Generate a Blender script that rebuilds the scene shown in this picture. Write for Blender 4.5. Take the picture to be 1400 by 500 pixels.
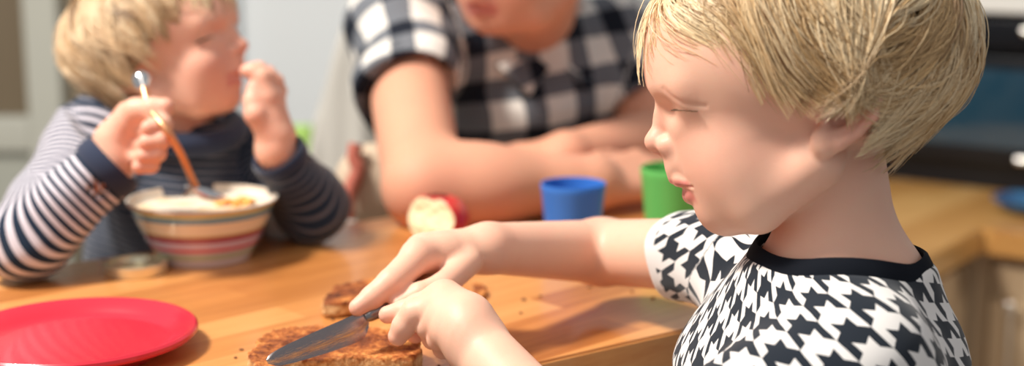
import bpy, math
import numpy as np
from mathutils import Vector, Matrix

for o in list(bpy.data.objects):
    bpy.data.objects.remove(o)
SC = bpy.context.scene
COL = SC.collection
RNG = np.random.RandomState(7)

# ------------------------------------------------------------------ camera, light, exposure
TAB = 1.10                       # height of the bar table top
CZ = TAB + 0.32
F = 1944.0                       # focal length in pixels of the 1400 px wide frame
PITCH = math.radians(10.8)
cam_d = bpy.data.cameras.new('camera')
cam = bpy.data.objects.new('camera', cam_d)
COL.objects.link(cam)
cam.location = (0, 0, CZ)
cam.rotation_euler = (math.pi / 2 - PITCH, 0, 0)
cam_d.sensor_width = 36
cam_d.lens = 36 * F / 1400
cam_d.clip_start = 0.05
cam_d.dof.use_dof = True
cam_d.dof.focus_distance = 0.93
cam_d.dof.aperture_fstop = 3.2
SC.camera = cam

SC.view_settings.view_transform = 'Standard'
SC.view_settings.look = 'None'
SC.view_settings.gamma = 1
SC.view_settings.use_curve_mapping = False
SC.view_settings.exposure = 0.0

world = bpy.data.worlds.new('world')
SC.world = world
world.use_nodes = True
bgn = world.node_tree.nodes['Background']
bgn.inputs[0].default_value = (0.93, 0.95, 1.0, 1)
bgn.inputs[1].default_value = 0.36


def area(name, loc, target, size, power, col, size_y=None):
    l = bpy.data.lights.new(name, 'AREA')
    l.shape = 'RECTANGLE'
    l.size = size
    l.size_y = size_y or size
    l.energy = power
    l.color = col
    o = bpy.data.objects.new(name, l)
    COL.objects.link(o)
    o.location = loc
    d = Vector(target) - Vector(loc)
    o.rotation_euler = d.to_track_quat('-Z', 'Y').to_euler()
    return o


area('key_light', (-1.25, 0.85, 3.0), (0.0, 1.15, TAB), 0.38, 84, (1.0, 0.94, 0.86))  # unseen key lamp high on the left, set to suit the shadows; not a window
area('fill_light', (-0.5, 0.1, 2.75), (0.0, 1.1, TAB), 1.2, 8, (1.0, 0.93, 0.85))  # added broad fill lamp, not a fixture of the room

# ------------------------------------------------------------------ placing helpers
CP, SP = math.cos(PITCH), math.sin(PITCH)
FW = np.array([0, CP, -SP])
UP = np.array([0, SP, CP])
RT = np.array([1.0, 0, 0])
CAM = np.array([0, 0, CZ])


def ray(px, py):
    return FW + RT * (px - 700) / F + UP * (250 - py) / F


def at(px, py, d):
    """the world point at photo pixel px, py and distance d along the view axis"""
    return CAM + ray(px, py) * d


def on(px, py, z=TAB):
    r = ray(px, py)
    return CAM + r * ((z - CZ) / r[2])


# ------------------------------------------------------------------ object helpers
def tag(o, label=None, cat=None, group=None, kind=None):
    if label: o['label'] = label
    if cat: o['category'] = cat
    if group: o['group'] = group
    if kind: o['kind'] = kind
    return o


def empty(name, loc=(0, 0, 0), label=None, cat=None, group=None):
    o = bpy.data.objects.new(name, None)
    COL.objects.link(o)
    o.location = loc
    o.empty_display_size = 0.03
    return tag(o, label, cat, group)


def mesh(name, V, Fc, mat, parent=None, smooth=True, attrs=None, world_coords=True):
    """one mesh object; V in world coordinates"""
    me = bpy.data.meshes.new(name)
    V = np.asarray(V, dtype=np.float64)
    if parent is not None and world_coords:
        off = np.zeros(3)
        p = parent
        while p is not None:
            off += np.array(p.location)
            p = p.parent
        V = V - off
    if isinstance(Fc, np.ndarray):
        n = Fc.shape[1]
        me.vertices.add(len(V))
        me.vertices.foreach_set('co', V.astype(np.float32).ravel())
        me.loops.add(Fc.size)
        me.loops.foreach_set('vertex_index', Fc.astype(np.int32).ravel())
        me.polygons.add(len(Fc))
        me.polygons.foreach_set('loop_start', (np.arange(len(Fc)) * n).astype(np.int32))
        me.update(calc_edges=True)
    else:
        me.from_pydata([tuple(v) for v in V], [], [tuple(int(i) for i in f) for f in Fc])
        me.update()
    me.polygons.foreach_set('use_smooth', np.full(len(me.polygons), bool(smooth)))
    if attrs:
        for k, a in attrs.items():
            a = np.asarray(a, dtype=np.float32)
            if a.ndim == 1:
                at_ = me.attributes.new(k, 'FLOAT', 'POINT')
                at_.data.foreach_set('value', a)
            else:
                at_ = me.attributes.new(k, 'FLOAT_VECTOR', 'POINT')
                at_.data.foreach_set('vector', a.ravel())
    if mat is not None:
        me.materials.append(mat)
    o = bpy.data.objects.new(name, me)
    COL.objects.link(o)
    if parent is not None:
        o.parent = parent
    return o


class MB:
    """collects shapes in plain lists"""
    def __init__(self):
        self.v, self.f = [], []

    def add(self, V, Fc):
        n = len(self.v)
        self.v += [tuple(v) for v in V]
        self.f += [tuple(i + n for i in f) for f in Fc]

    def box(self, c, s, R=None, bev=0.0):
        c = np.array(c, float)
        h = np.array(s, float) / 2
        bev = min(bev, h.min() * 0.9)
        R = np.eye(3) if R is None else np.array(R)
        if bev <= 0:
            V = [np.array([x, y, z]) * h for x in (-1, 1) for y in (-1, 1) for z in (-1, 1)]
            Fc = [(0, 1, 3, 2), (4, 6, 7, 5), (0, 4, 5, 1), (2, 3, 7, 6), (0, 2, 6, 4), (1, 5, 7, 3)]
        else:
            # bevelled box: stacked rounded rings
            V, Fc = [], []
            ns = 4
            levels = []
            for k in range(ns + 1):
                a = -math.pi / 2 + (math.pi / 2) * k / ns
                levels.append((bev * math.cos(a), -h[2] + bev + bev * math.sin(a)))
            for k in range(ns + 1):
                a = (math.pi / 2) * k / ns
                levels.append((bev * math.cos(a), h[2] - bev + bev * math.sin(a)))
            ring = []
            for (sx, sy, a0) in ((1, 1, 0), (-1, 1, 90), (-1, -1, 180), (1, -1, 270)):
                for k in range(ns + 1):
                    a = math.radians(a0 + 90 * k / ns)
                    ring.append((sx, sy, math.cos(a), math.sin(a)))
            m = len(ring)
            for (r, z) in levels:
                for (sx, sy, ca, sa) in ring:
                    V.append(np.array([sx * (h[0] - bev) + ca * r, sy * (h[1] - bev) + sa * r, z]))
            for l in range(len(levels) - 1):
                for i in range(m):
                    j = (i + 1) % m
                    Fc.append((l * m + i, l * m + j, (l + 1) * m + j, (l + 1) * m + i))
            Fc.append(tuple(reversed(range(m))))
            Fc.append(tuple(range((len(levels) - 1) * m, len(levels) * m)))
        self.add([c + R @ v for v in V], Fc)

    def lathe(self, prof, c=(0, 0, 0), n=64, R=None):
        """prof: list of (radius, z); closed with a point where radius is 0"""
        c = np.array(c, float)
        R = np.eye(3) if R is None else np.array(R)
        V, Fc = [], []
        rows = []
        for (r, z) in prof:
            if r < 1e-6:
                rows.append([len(V)])
                V.append(c + R @ np.array([0, 0, z]))
            else:
                rows.append(list(range(len(V), len(V) + n)))
                for i in range(n):
                    a = 2 * math.pi * i / n
                    V.append(c + R @ np.array([r * math.cos(a), r * math.sin(a), z]))
        for A, B in zip(rows[:-1], rows[1:]):
            for i in range(n):
                j = (i + 1) % n
                if len(A) == 1 and len(B) > 1:
                    Fc.append((A[0], B[j], B[i]))
                elif len(B) == 1 and len(A) > 1:
                    Fc.append((A[i], A[j], B[0]))
                elif len(A) > 1:
                    Fc.append((A[i], A[j], B[j], B[i]))
        self.add(V, Fc)

    def tube(self, pts, rad, n=12):
        pts = [np.array(p, float) for p in pts]
        rad = [rad] * len(pts) if np.isscalar(rad) else rad
        V, Fc = [], []
        ref = np.array([0.13, 0.31, 0.94])
        for i, p in enumerate(pts):
            t = pts[min(i + 1, len(pts) - 1)] - pts[max(i - 1, 0)]
            t /= np.linalg.norm(t) + 1e-12
            a = np.cross(t, ref)
            a /= np.linalg.norm(a) + 1e-12
            b = np.cross(t, a)
            for k in range(n):
                an = 2 * math.pi * k / n
                V.append(p + rad[i] * (a * math.cos(an) + b * math.sin(an)))
        for i in range(len(pts) - 1):
            for k in range(n):
                j = (k + 1) % n
                Fc.append((i * n + k, i * n + j, (i + 1) * n + j, (i + 1) * n + k))
        Fc.append(tuple(reversed(range(n))))
        Fc.append(tuple(range((len(pts) - 1) * n, len(pts) * n)))
        self.add(V, Fc)

    def build(self, name, mat, parent=None, smooth=True, **k):
        o = mesh(name, self.v, self.f, mat, parent, smooth, **k)
        if smooth:
            import bmesh
            bm = bmesh.new()
            bm.from_mesh(o.data)
            bmesh.ops.recalc_face_normals(bm, faces=bm.faces)
            for e in bm.edges:
                if len(e.link_faces) == 2 and e.calc_face_angle(0) > 0.7:
                    e.smooth = False
            bm.to_mesh(o.data)
            bm.free()
        return o


def rotz(a):
    return np.array([[math.cos(a), -math.sin(a), 0], [math.sin(a), math.cos(a), 0], [0, 0, 1]])


def spline(pts, n):
    """Catmull-Rom through pts, n samples per span"""
    P = [np.array(p, float) for p in pts]
    P = [2 * P[0] - P[1]] + P + [2 * P[-1] - P[-2]]
    out = []
    for i in range(1, len(P) - 2):
        for k in range(n):
            t = k / n
            a, b, c, d = P[i - 1:i + 3]
            out.append(0.5 * ((2 * b) + (-a + c) * t + (2 * a - 5 * b + 4 * c - d) * t * t + (-a + 3 * b - 3 * c + d) * t ** 3))
    out.append(P[-2])
    return out


# ------------------------------------------------------------------ materials
def newmat(name):
    m = bpy.data.materials.new(name)
    m.use_nodes = True
    nt = m.node_tree
    return m, nt, nt.nodes['Principled BSDF']


def setp(p, **k):
    names = dict(rough='Roughness', metal='Metallic', coat='Coat Weight', coat_rough='Coat Roughness', spec='Specular IOR Level',
                 sss='Subsurface Weight', sss_scale='Subsurface Scale', sheen='Sheen Weight', trans='Transmission Weight', ior='IOR')
    for a, b in k.items():
        p.inputs[names[a]].default_value = b


def simple(name, col, **k):
    m, nt, p = newmat(name)
    p.inputs['Base Color'].default_value = (*col, 1)
    setp(p, **k)
    return m


class N:
    """small node-tree writer"""
    def __init__(self, nt):
        self.nt = nt

    def new(self, t, **k):
        n = self.nt.nodes.new(t)
        for a, b in k.items():
            setattr(n, a, b)
        return n

    def link(self, a, b):
        self.nt.links.new(a, b)

    def val(self, sock, v):
        if isinstance(v, bpy.types.NodeSocket):
            self.link(v, sock)
        else:
            sock.default_value = v

    def math(self, op, a, b=0.0, c=None, clamp=False):
        n = self.new('ShaderNodeMath', operation=op, use_clamp=clamp)
        self.val(n.inputs[0], a)
        self.val(n.inputs[1], b)
        if c is not None: self.val(n.inputs[2], c)
        return n.outputs[0]

    def attr(self, name, out='Fac'):
        n = self.new('ShaderNodeAttribute', attribute_name=name)
        return n.outputs[out]

    def noise(self, vec, scale, detail=3, rough=0.5, out='Fac'):
        n = self.new('ShaderNodeTexNoise')
        if vec is not None: self.link(vec, n.inputs['Vector'])
        n.inputs['Scale'].default_value = scale
        n.inputs['Detail'].default_value = detail
        n.inputs['Roughness'].default_value = rough
        return n.outputs[out]

    def obj(self):
        return self.new('ShaderNodeTexCoord').outputs['Object']

    def mapping(self, vec, loc=(0, 0, 0), rot=(0, 0, 0), scale=(1, 1, 1)):
        n = self.new('ShaderNodeMapping')
        self.link(vec, n.inputs[0])
        n.inputs[1].default_value = loc
        n.inputs[2].default_value = rot
        n.inputs[3].default_value = scale
        return n.outputs[0]

    def ramp(self, fac, stops, interp='LINEAR'):
        n = self.new('ShaderNodeValToRGB')
        cr = n.color_ramp
        cr.interpolation = interp
        while len(cr.elements) > 1:
            cr.elements.remove(cr.elements[-1])
        cr.elements[0].position = stops[0][0]
        cr.elements[0].color = (*stops[0][1], 1)
        for p, c in stops[1:]:
            e = cr.elements.new(p)
            e.color = (*c, 1)
        self.link(fac, n.inputs[0])
        return n.outputs[0]

    def mix(self, fac, a, b, mode='MIX'):
        n = self.new('ShaderNodeMix', data_type='RGBA', blend_type=mode)
        self.val(n.inputs[0], fac)
        for i, v in ((6, a), (7, b)):
            if isinstance(v, bpy.types.NodeSocket):
                self.link(v, n.inputs[i])
            else:
                n.inputs[i].default_value = (*v, 1)
        return n.outputs[2]

    def bump(self, h, p, strength=0.3, dist=0.001):
        n = self.new('ShaderNodeBump')
        n.inputs['Strength'].default_value = strength
        n.inputs['Distance'].default_value = dist
        self.link(h, n.inputs['Height'])
        self.link(n.outputs[0], p.inputs['Normal'])


def wood_mat(name, angle, cols, plank=0.042, length=0.45, rough=0.36, coat=0.3):
    """block-laid worktop: staves of their own tone with grain along them"""
    m, nt, p = newmat(name)
    g = N(nt)
    v = g.mapping(g.obj(), rot=(0, 0, -angle))
    br = g.new('ShaderNodeTexBrick')
    g.link(v, br.inputs['Vector'])
    br.inputs['Color1'].default_value = (0, 0, 0, 1)
    br.inputs['Color2'].default_value = (1, 1, 1, 1)
    br.inputs['Mortar'].default_value = (0.35, 0.35, 0.35, 1)
    br.inputs['Scale'].default_value = 1
    br.inputs['Mortar Size'].default_value = 0.0006
    br.inputs['Brick Width'].default_value = length
    br.inputs['Row Height'].default_value = plank
    br.offset = 0.37
    g1 = g.noise(g.mapping(v, scale=(3, 60, 60)), 1.6, 4, 0.6)
    g2 = g.noise(g.mapping(v, scale=(10, 260, 260)), 1.0, 3, 0.6)
    t = g.math('ADD', g.math('MULTIPLY', br.outputs['Color'], 0.45), g.math('MULTIPLY', g1, 0.55))
    t = g.math('ADD', t, g.math('MULTIPLY', g.math('SUBTRACT', g2, 0.5), 0.35))
    c = g.ramp(t, [(0.1, cols[0]), (0.5, cols[1]), (0.85, cols[2])])
    g.link(c, p.inputs['Base Color'])
    setp(p, rough=rough, coat=coat, coat_rough=0.12)
    g.bump(g2, p, 0.08, 0.0005)
    return m


WOOD = wood_mat('oiled_wood_block', math.radians(44), ((0.34, 0.105, 0.022), (0.61, 0.245, 0.066), (0.77, 0.39, 0.135)))
WOOD2 = wood_mat('worktop_wood', math.radians(50), ((0.48, 0.21, 0.055), (0.70, 0.37, 0.11), (0.85, 0.52, 0.2)), plank=0.06, length=0.8)


def skin_mat(name, base, flush, sss=0.25, rough=0.5):
    m, nt, p = newmat(name)
    g = N(nt)
    o = g.obj()
    n1 = g.noise(o, 22, 3)
    n2 = g.noise(o, 160, 3)
    fl = g.attr('flush')
    lip = g.attr('lip')
    c = g.mix(g.math('MULTIPLY', fl, 0.75, clamp=True), base, flush)
    c = g.mix(g.math('MULTIPLY', g.math('SUBTRACT', n1, 0.45), 0.9, clamp=True), c, flush)
    c = g.mix(g.math('MULTIPLY', g.math('SUBTRACT', n2, 0.55), 0.5, clamp=True), c, (0.75, 0.36, 0.25))
    c = g.mix(g.math('MULTIPLY', lip, 0.85), c, (0.66, 0.19, 0.17))
    g.link(c, p.inputs['Base Color'])
    g.link(g.math('SUBTRACT', rough, g.math('MULTIPLY', lip, 0.2)), p.inputs['Roughness'])
    p.inputs['Subsurface Weight'].default_value = sss
    p.inputs['Subsurface Radius'].default_value = (1.0, 0.35, 0.2)
    p.inputs['Subsurface Scale'].default_value = 0.006
    p.inputs['Specular IOR Level'].default_value = 0.4
    g.bump(g.noise(o, 900, 2), p, 0.12, 0.0006)
    return m


SKIN = skin_mat('child_skin', (0.84, 0.50, 0.36), (0.78, 0.33, 0.24))
SKIN_B = skin_mat('boy_skin', (0.82, 0.46, 0.33), (0.74, 0.26, 0.19))
SKIN_M = skin_mat('adult_skin', (0.74, 0.36, 0.23), (0.66, 0.24, 0.17), 0.15, 0.65)


def hair_mat(name, lo, mid, hi, rough=0.38):
    m, nt, p = newmat(name)
    g = N(nt)
    c = g.ramp(g.attr('tone'), [(0.0, lo), (0.5, mid), (1.0, hi)])
    g.link(c, p.inputs['Base Color'])
    setp(p, rough=rough, spec=0.5)
    p.inputs['Anisotropic'].default_value = 0.0
    return m


HAIR = hair_mat('blond_hair', (0.22, 0.11, 0.045), (0.78, 0.53, 0.26), (0.97, 0.82, 0.56))
HAIR_B = hair_mat('sandy_hair', (0.26, 0.15, 0.07), (0.76, 0.52, 0.29), (0.97, 0.82, 0.58))
HAIR_M = hair_mat('brown_hair', (0.10, 0.06, 0.03), (0.16, 0.09, 0.05), (0.25, 0.15, 0.08))


def steel(name, rough=.24, stain=False, col=(.36, .31, .30)):
    m, nt, p = newmat(name)
    g = N(nt)
    p.inputs['Base Color'].default_value = (*col, 1)
    setp(p, metal=1.0, rough=rough)
    if stain:
        v = g.attr('bl', 'Vector')
        sp = g.new('ShaderNodeSeparateXYZ'); g.link(v, sp.inputs[0])
        n1 = g.noise(v, 150, 3, .6); n2 = g.noise(v, 55, 2)
        low = g.math('SUBTRACT', 1.0, g.math('MULTIPLY', g.math('ABSOLUTE', g.math('SUBTRACT', sp.outputs[1], .62)), 2.6), clamp=True)
        t = g.math('ADD', g.math('MULTIPLY', n1, .8), g.math('ADD', g.math('MULTIPLY', n2, .35), g.math('MULTIPLY', low, .22)))
        msk = g.math('MULTIPLY', g.math('SUBTRACT', t, .72), 16, clamp=True)
        c = g.mix(msk, col, g.ramp(n2, [(.45, (.30, .10, .03)), (.6, (.72, .36, .12))]))
        g.link(c, p.inputs['Base Color'])
        g.link(g.math('SUBTRACT', 1.0, msk, clamp=True), p.inputs['Metallic'])
        g.link(g.math('ADD', rough, g.math('MULTIPLY', msk, .4)), p.inputs['Roughness'])
    return m




# ------------------------------------------------------------------ value noise for lumpy surfaces
_NR = np.random.RandomState(5)
_NT = _NR.rand(32, 32, 32)


def vnoise(p, s):
    q = p * s
    i = np.floor(q).astype(int); f = q - i
    f = f * f * (3 - 2 * f)
    r = 0
    for dx in (0, 1):
        for dy in (0, 1):
            for dz in (0, 1):
                w = (f[:, 0] if dx else 1 - f[:, 0]) * (f[:, 1] if dy else 1 - f[:, 1]) * (f[:, 2] if dz else 1 - f[:, 2])
                r = r + w * _NT[(i[:, 0] + dx) % 32, (i[:, 1] + dy) % 32, (i[:, 2] + dz) % 32]
    return r - 0.5


def poly2d(p, P):
    """signed distance to a 2D polygon"""
    d = np.full(len(p), 1e9); s = np.ones(len(p))
    n = len(P)
    for i in range(n):
        a, b = P[i], P[i - 1]
        e = b - a; w = p - a
        t = np.clip((w @ e) / (e @ e), 0, 1)
        d = np.minimum(d, np.linalg.norm(w - t[:, None] * e, axis=1))
        c1 = p[:, 1] >= a[1]; c2 = p[:, 1] < b[1]; c3 = e[0] * w[:, 1] > e[1] * w[:, 0]
        s = np.where((c1 & c2 & c3) | (~c1 & ~c2 & ~c3), -s, s)
    return s * d


def extr(P, z0, z1, mat, name, parent=None, bev=.003):
    import bmesh
    bm = bmesh.new()
    vs = [bm.verts.new((q[0], q[1], z0)) for q in P]
    f = bm.faces.new(vs)
    r = bmesh.ops.extrude_face_region(bm, geom=[f])
    for v in r['geom']:
        if isinstance(v, bmesh.types.BMVert): v.co.z = z1
    bmesh.ops.recalc_face_normals(bm, faces=bm.faces)
    bmesh.ops.bevel(bm, geom=list(bm.edges), offset=bev, segments=2, affect='EDGES')
    off = Vector((0, 0, 0)) if parent is None else parent.location
    for v in bm.verts: v.co -= off
    me = bpy.data.meshes.new(name); bm.to_mesh(me); bm.free()
    me.materials.append(mat)
    o = bpy.data.objects.new(name, me); COL.objects.link(o); o.parent = parent
    return o




# ------------------------------------------------------------------ implicit surfaces
def smin(a, b, k):
    if k <= 0: return np.minimum(a, b)
    h = np.maximum(k - np.abs(a - b), 0)
    return np.minimum(a, b) - h * h / (4 * k)


def smax(a, b, k):
    return -smin(-a, -b, k)


def cone(p, a, b, ra, rb):
    a = np.asarray(a, float); b = np.asarray(b, float)
    ab = b - a
    t = np.clip(((p - a) @ ab) / (ab @ ab + 1e-12), 0, 1)
    return np.linalg.norm(p - a - t[:, None] * ab, axis=1) - (ra + (rb - ra) * t)


def ell(p, c, r, R=None):
    q = p - np.asarray(c, float)
    if R is not None: q = q @ np.asarray(R)          # columns of R: the ellipsoid's own axes
    r = np.asarray(r, float)
    k0 = np.linalg.norm(q / r, axis=1)
    k1 = np.linalg.norm(q / (r * r), axis=1)
    return np.where(k0 < 1e-6, -r.min(), k0 * (k0 - 1) / np.maximum(k1, 1e-9))


def chain(p, pts, rad, k=0.0):
    d = None
    for i in range(len(pts) - 1):
        e = cone(p, pts[i], pts[i + 1], rad[i], rad[i + 1])
        d = e if d is None else smin(d, e, k)
    return d


def polygonise(f, lo, hi, h, refine=2):
    """surface nets on a sparse grid: splits only the cells near the surface"""
    lo = np.asarray(lo, float); hi = np.asarray(hi, float)
    L = 5
    H = h * 2 ** L
    n = np.ceil((hi - lo) / H).astype(int)
    g = np.stack(np.meshgrid(*[np.arange(k) for k in n], indexing='ij'), -1).reshape(-1, 3)
    off = np.stack(np.meshgrid([0, 1], [0, 1], [0, 1], indexing='ij'), -1).reshape(-1, 3)
    s = H
    for l in range(L + 1):
        c = lo + (g + 0.5) * s
        d = f(c)
        g = g[np.abs(d) < s * 0.87 * 1.8 + (0.005 if s > 4 * h else 0)]
        if l < L:
            g = (g[:, None, :] * 2 + off[None]).reshape(-1, 3)
            s /= 2
    M = 1 << 20
    key = lambda q: (q[..., 0].astype(np.int64) * M + q[..., 1]) * M + q[..., 2]
    g = g + 1
    lo = lo - h
    cor = g[:, None, :] + off[None]
    ck = key(cor)
    uk, inv = np.unique(ck.ravel(), return_inverse=True)
    uq = np.stack([uk // (M * M), (uk // M) % M, uk % M], -1)
    val = f(lo + uq * h)
    cv = val[inv].reshape(-1, 8)
    mixed = (cv.min(1) < 0) & (cv.max(1) >= 0)
    g, cv = g[mixed], cv[mixed]
    pos = np.zeros((len(g), 3)); cnt = np.zeros(len(g))
    for i in range(8):
        for j in range(i + 1, 8):
            if np.abs(off[i] - off[j]).sum() == 1:
                a, b = cv[:, i], cv[:, j]
                m = (a < 0) != (b < 0)
                t = np.where(m, a / np.where(m, a - b, 1), 0)
                q = off[i] + t[:, None] * (off[j] - off[i])
                pos += q * m[:, None]; cnt += m
    V = lo + (g + pos / cnt[:, None]) * h
    gk = key(g)
    order = np.argsort(gk)
    gs = gk[order]

    def find(q):
        k = key(q)
        i = np.searchsorted(gs, k)
        i = np.minimum(i, len(gs) - 1)
        ok = gs[i] == k
        return np.where(ok, order[i], -1)
    faces = []
    E = np.eye(3, dtype=int)
    for ax in range(3):
        u, v = E[(ax + 1) % 3], E[(ax + 2) % 3]
        i1 = int(np.where((off == E[ax]).all(1))[0][0])
        a, b = cv[:, 0], cv[:, i1]
        m = (a < 0) != (b < 0)
        c0 = np.where(m)[0]
        q = g[c0]
        q1, q2, q3 = find(q - u), find(q - u - v), find(q - v)
        ok = (q1 >= 0) & (q2 >= 0) & (q3 >= 0)
        fa = np.stack([c0, q1, q2, q3], -1)[ok]
        flip = (a[c0] >= 0)[ok]
        fa[flip] = fa[flip][:, ::-1]
        faces.append(fa)
    Fc = np.concatenate(faces)
    e = h * 0.3
    for _ in range(refine):
        d0 = f(V)
        gr = np.stack([f(V + E[i] * e) - d0 for i in range(3)], -1) / e
        gn = np.maximum((gr ** 2).sum(1), 0.25)
        st = np.clip(d0 / gn, -0.6 * h, 0.6 * h)
        V = V - gr * st[:, None]
    return V, Fc


# ------------------------------------------------------------------ heads
S0 = 2160.0


class Frame:
    """head axes: F forward, L left, U up, origin O between the ears; unit 1/2160 m times scale"""
    def __init__(self, O, Fv, Uv, scale=1.0):
        self.O = np.asarray(O, float)
        Fv = np.asarray(Fv, float); Fv = Fv / np.linalg.norm(Fv)
        Lv = np.cross(Uv, Fv); Lv /= np.linalg.norm(Lv)
        Uv = np.cross(Fv, Lv)
        self.B = np.stack([Fv, Lv, Uv])
        self.s = S0 / scale

    def loc(self, p):
        return ((p - self.O) @ self.B.T) * self.s

    def wor(self, q):
        return self.O + (np.asarray(q, float) / self.s) @ self.B


EAR = [(-14, 28), (-18, 50), (-34, 68), (-56, 76), (-78, 66), (-90, 44), (-84, 20), (-66, 0), (-46, -14)]


def head_sdf(q, adult=False, smile=0.0):
    """q in head units: forward, left, up (mirror symmetric)"""
    q = q.copy()
    q[:, 1] = np.abs(q[:, 1])
    d = ell(q, (12, 0, 110), (210, 152, 158))
    d = smin(d, ell(q, (86, 0, -10), (94, 88, 118)), 46)
    d = smin(d, ell(q, (146, 0, 66), (56, 92, 56)), 36)
    # jaw, chin and cheeks
    jw = 1.25 if adult else 1.0
    d = smin(d, chain(q, [(104, 18, -104), (62, 58 * jw, -98), (-16, 90 * jw, -40)], (36, 38, 36), 10), 34)
    d = smin(d, ell(q, (108, 0, -107), (35, 42 * jw, 34)), 14)
    d = smin(d, ell(q, (78, 58, -40), (60, 50, 60)), 36)
    if smile:
        d = smin(d, ell(q, (110, 64, -26), (42, 34, 34)), 26)
    # brow
    d = smin(d, cone(q, (184, 20, 62), (154, 82, 62), 11, 10), 28)
    # eye sockets
    d = smax(d, -ell(q, (206, 62, 26), (30, 32, 14)), 26)
    d = smax(d, -ell(q, (225, 0, 40), (19, 44, 16)), 14)
    # nose
    d = smin(d, chain(q, [(188, 0, 44), (195, 0, 16), (202, 0, -12)], (10, 11, 15), 8), 14)
    d = smin(d, ell(q, (201, 0, -14), (18, 17, 15)), 10)
    d = smin(d, ell(q, (183, 21, -19), (18, 11.5, 13)), 8)
    d = smax(d, -ell(q, (199, 9, -33), (9, 5.5, 6)), 5)
    d = smin(d, ell(q, (176, 0, -44), (16, 26, 26)), 20)
    # lips
    up = 6 * smile
    d = smin(d, chain(q, [(174, 0, -65), (168, 20, -67 + up * .5), (149, 43, -75 + up * 2)], (11.5, 8.5, 3.0), 6), 7)
    d = smin(d, chain(q, [(154, 0, -88), (150, 18, -87), (141, 40, -79 + up * 2)], (13.5, 10.5, 4), 6), 7)
    d = smax(d, -chain(q, [(182, 0, -76), (174, 22, -77 + up * .4), (148, 50, -75 + up * 2.4)], (2.8, 2.4, 1.4)), 2.5)
    # closed-down eyelids over the eyeball, split by a narrow opening
    qe = q + [0, 0, 12.0 if smile else 0.0]
    lid = np.linalg.norm(qe - [131, 62, 40], axis=1) - 28.5
    d = smin(d, lid, 8)
    if not smile: d = smin(d, ell(qe, (136, 62, 54), (36, 36, 22)), 14)
    gr = np.full(len(qe), 1e3); G_ = [(186, 58), (172, 46), (158, 38), (128, 34)]
    for (x0, y0), (x1, y1) in zip(G_[:-1], G_[1:]):
        t_ = np.clip(((qe[:, 0] - x0) * (x1 - x0) + (qe[:, 2] - y0) * (y1 - y0)) / ((x1 - x0) ** 2 + (y1 - y0) ** 2), 0, 1)
        gr = np.minimum(gr, np.hypot(qe[:, 0] - x0 - t_ * (x1 - x0), qe[:, 2] - y0 - t_ * (y1 - y0)))
    d = d + 1.0 * np.exp(-(gr / 3.0) ** 2) * np.clip((qe[:, 1] - 26) / 12, 0, 1) * (qe[:, 0] > 100)
    # the opening between the lids: a thin wedge that cuts the lid but not the brow
    ax = qe[:, 2] - (36.0 if smile else 33.5) - 0.006 * (qe[:, 1] - 60) ** 2
    w = (9.0 if smile else 7.0 if adult else 3.4) * np.clip(1 - ((qe[:, 1] - 62) / 25) ** 2, -1, 1)
    cut = np.maximum(np.abs(ax) - w, np.maximum(126 - qe[:, 0], lid - 3))
    d = smax(d, -np.maximum(cut, -(np.linalg.norm(qe - [131, 62, 40], axis=1) - 23.5)), 1.5)
    # fold above the lid
    fo = np.abs(np.linalg.norm(qe - [131, 62, 40], axis=1) - 29.5) - 1.2
    d = smax(d, -np.maximum(np.maximum(fo, np.abs(qe[:, 2] - 54 + 0.01 * (qe[:, 1] - 60) ** 2) - 1.2), 140 - qe[:, 0]), 3)
    # ear
    eb = lambda a, c: 124 + 0.05 * (-a)
    hel = [(a, eb(a, c) + (6 if i > 1 else 0), c) for i, (a, c) in enumerate(EAR)]
    e = chain(q, hel, (6, 7.5, 8, 8.5, 9, 9, 8.5, 8, 9), 3)
    e = smin(e, ell(q, (-27, 128, -12), (20, 11, 21)), 9)
    e = smin(e, ell(q, (-56, 119, 28), (32, 12, 44)), 8)
    e = smax(e, -ell(q, (-46, 139, 24), (16, 14, 20)), 6)
    e = smin(e, chain(q, [(-60, 135, 50), (-70, 136, 32), (-56, 134, 6), (-42, 131, 0)], (5, 6, 5, 5), 3), 5)
    e = smin(e, ell(q, (-26, 127, 16), (7, 8, 12)), 5)
    d = smin(d, e, 10)
    return d


def face_masks(q, V=None):
    b = np.abs(q[:, 1])
    G = lambda c, r: np.exp(-(((q[:, 0] - c[0]) / r[0]) ** 2 + ((b - c[1]) / r[1]) ** 2 + ((q[:, 2] - c[2]) / r[2]) ** 2))
    fl = 0.42 * G((140, 75, -40), (70, 60, 45)) + 0.7 * G((205, 0, -18), (18, 26, 20)) + 0.85 * G((-60, 145, 30), (50, 20, 60)) \
        + 0.5 * G((165, 60, 46), (30, 36, 14)) + 0.35 * G((150, 0, -120), (40, 40, 25))
    # vermilion of the lips
    upl = np.clip(1.5 - np.abs(q[:, 2] + 71 + .03 * (b - 20)) / 4.5, 0, 1) * (q[:, 0] > 142 - 0.3 * b) * np.clip((50 - b) / 8, 0, 1)
    lol = np.clip(1.6 - np.abs(q[:, 2] + 88) / 8.0, 0, 1) * (q[:, 0] > 134 - 0.3 * b) * np.clip((47 - b) / 8, 0, 1)
    lip = np.clip(np.maximum(upl, lol), 0, 1) * (b < 52) * np.clip((q[:, 0] - 130) / 10, 0, 1)
    return np.clip(fl, 0, 1), lip


def shell(dirs, R, c):
    """radius of an ellipsoid with semi-axes R seen from its centre"""
    return 1.0 / np.sqrt(((dirs / np.asarray(R)) ** 2).sum(-1))


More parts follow.
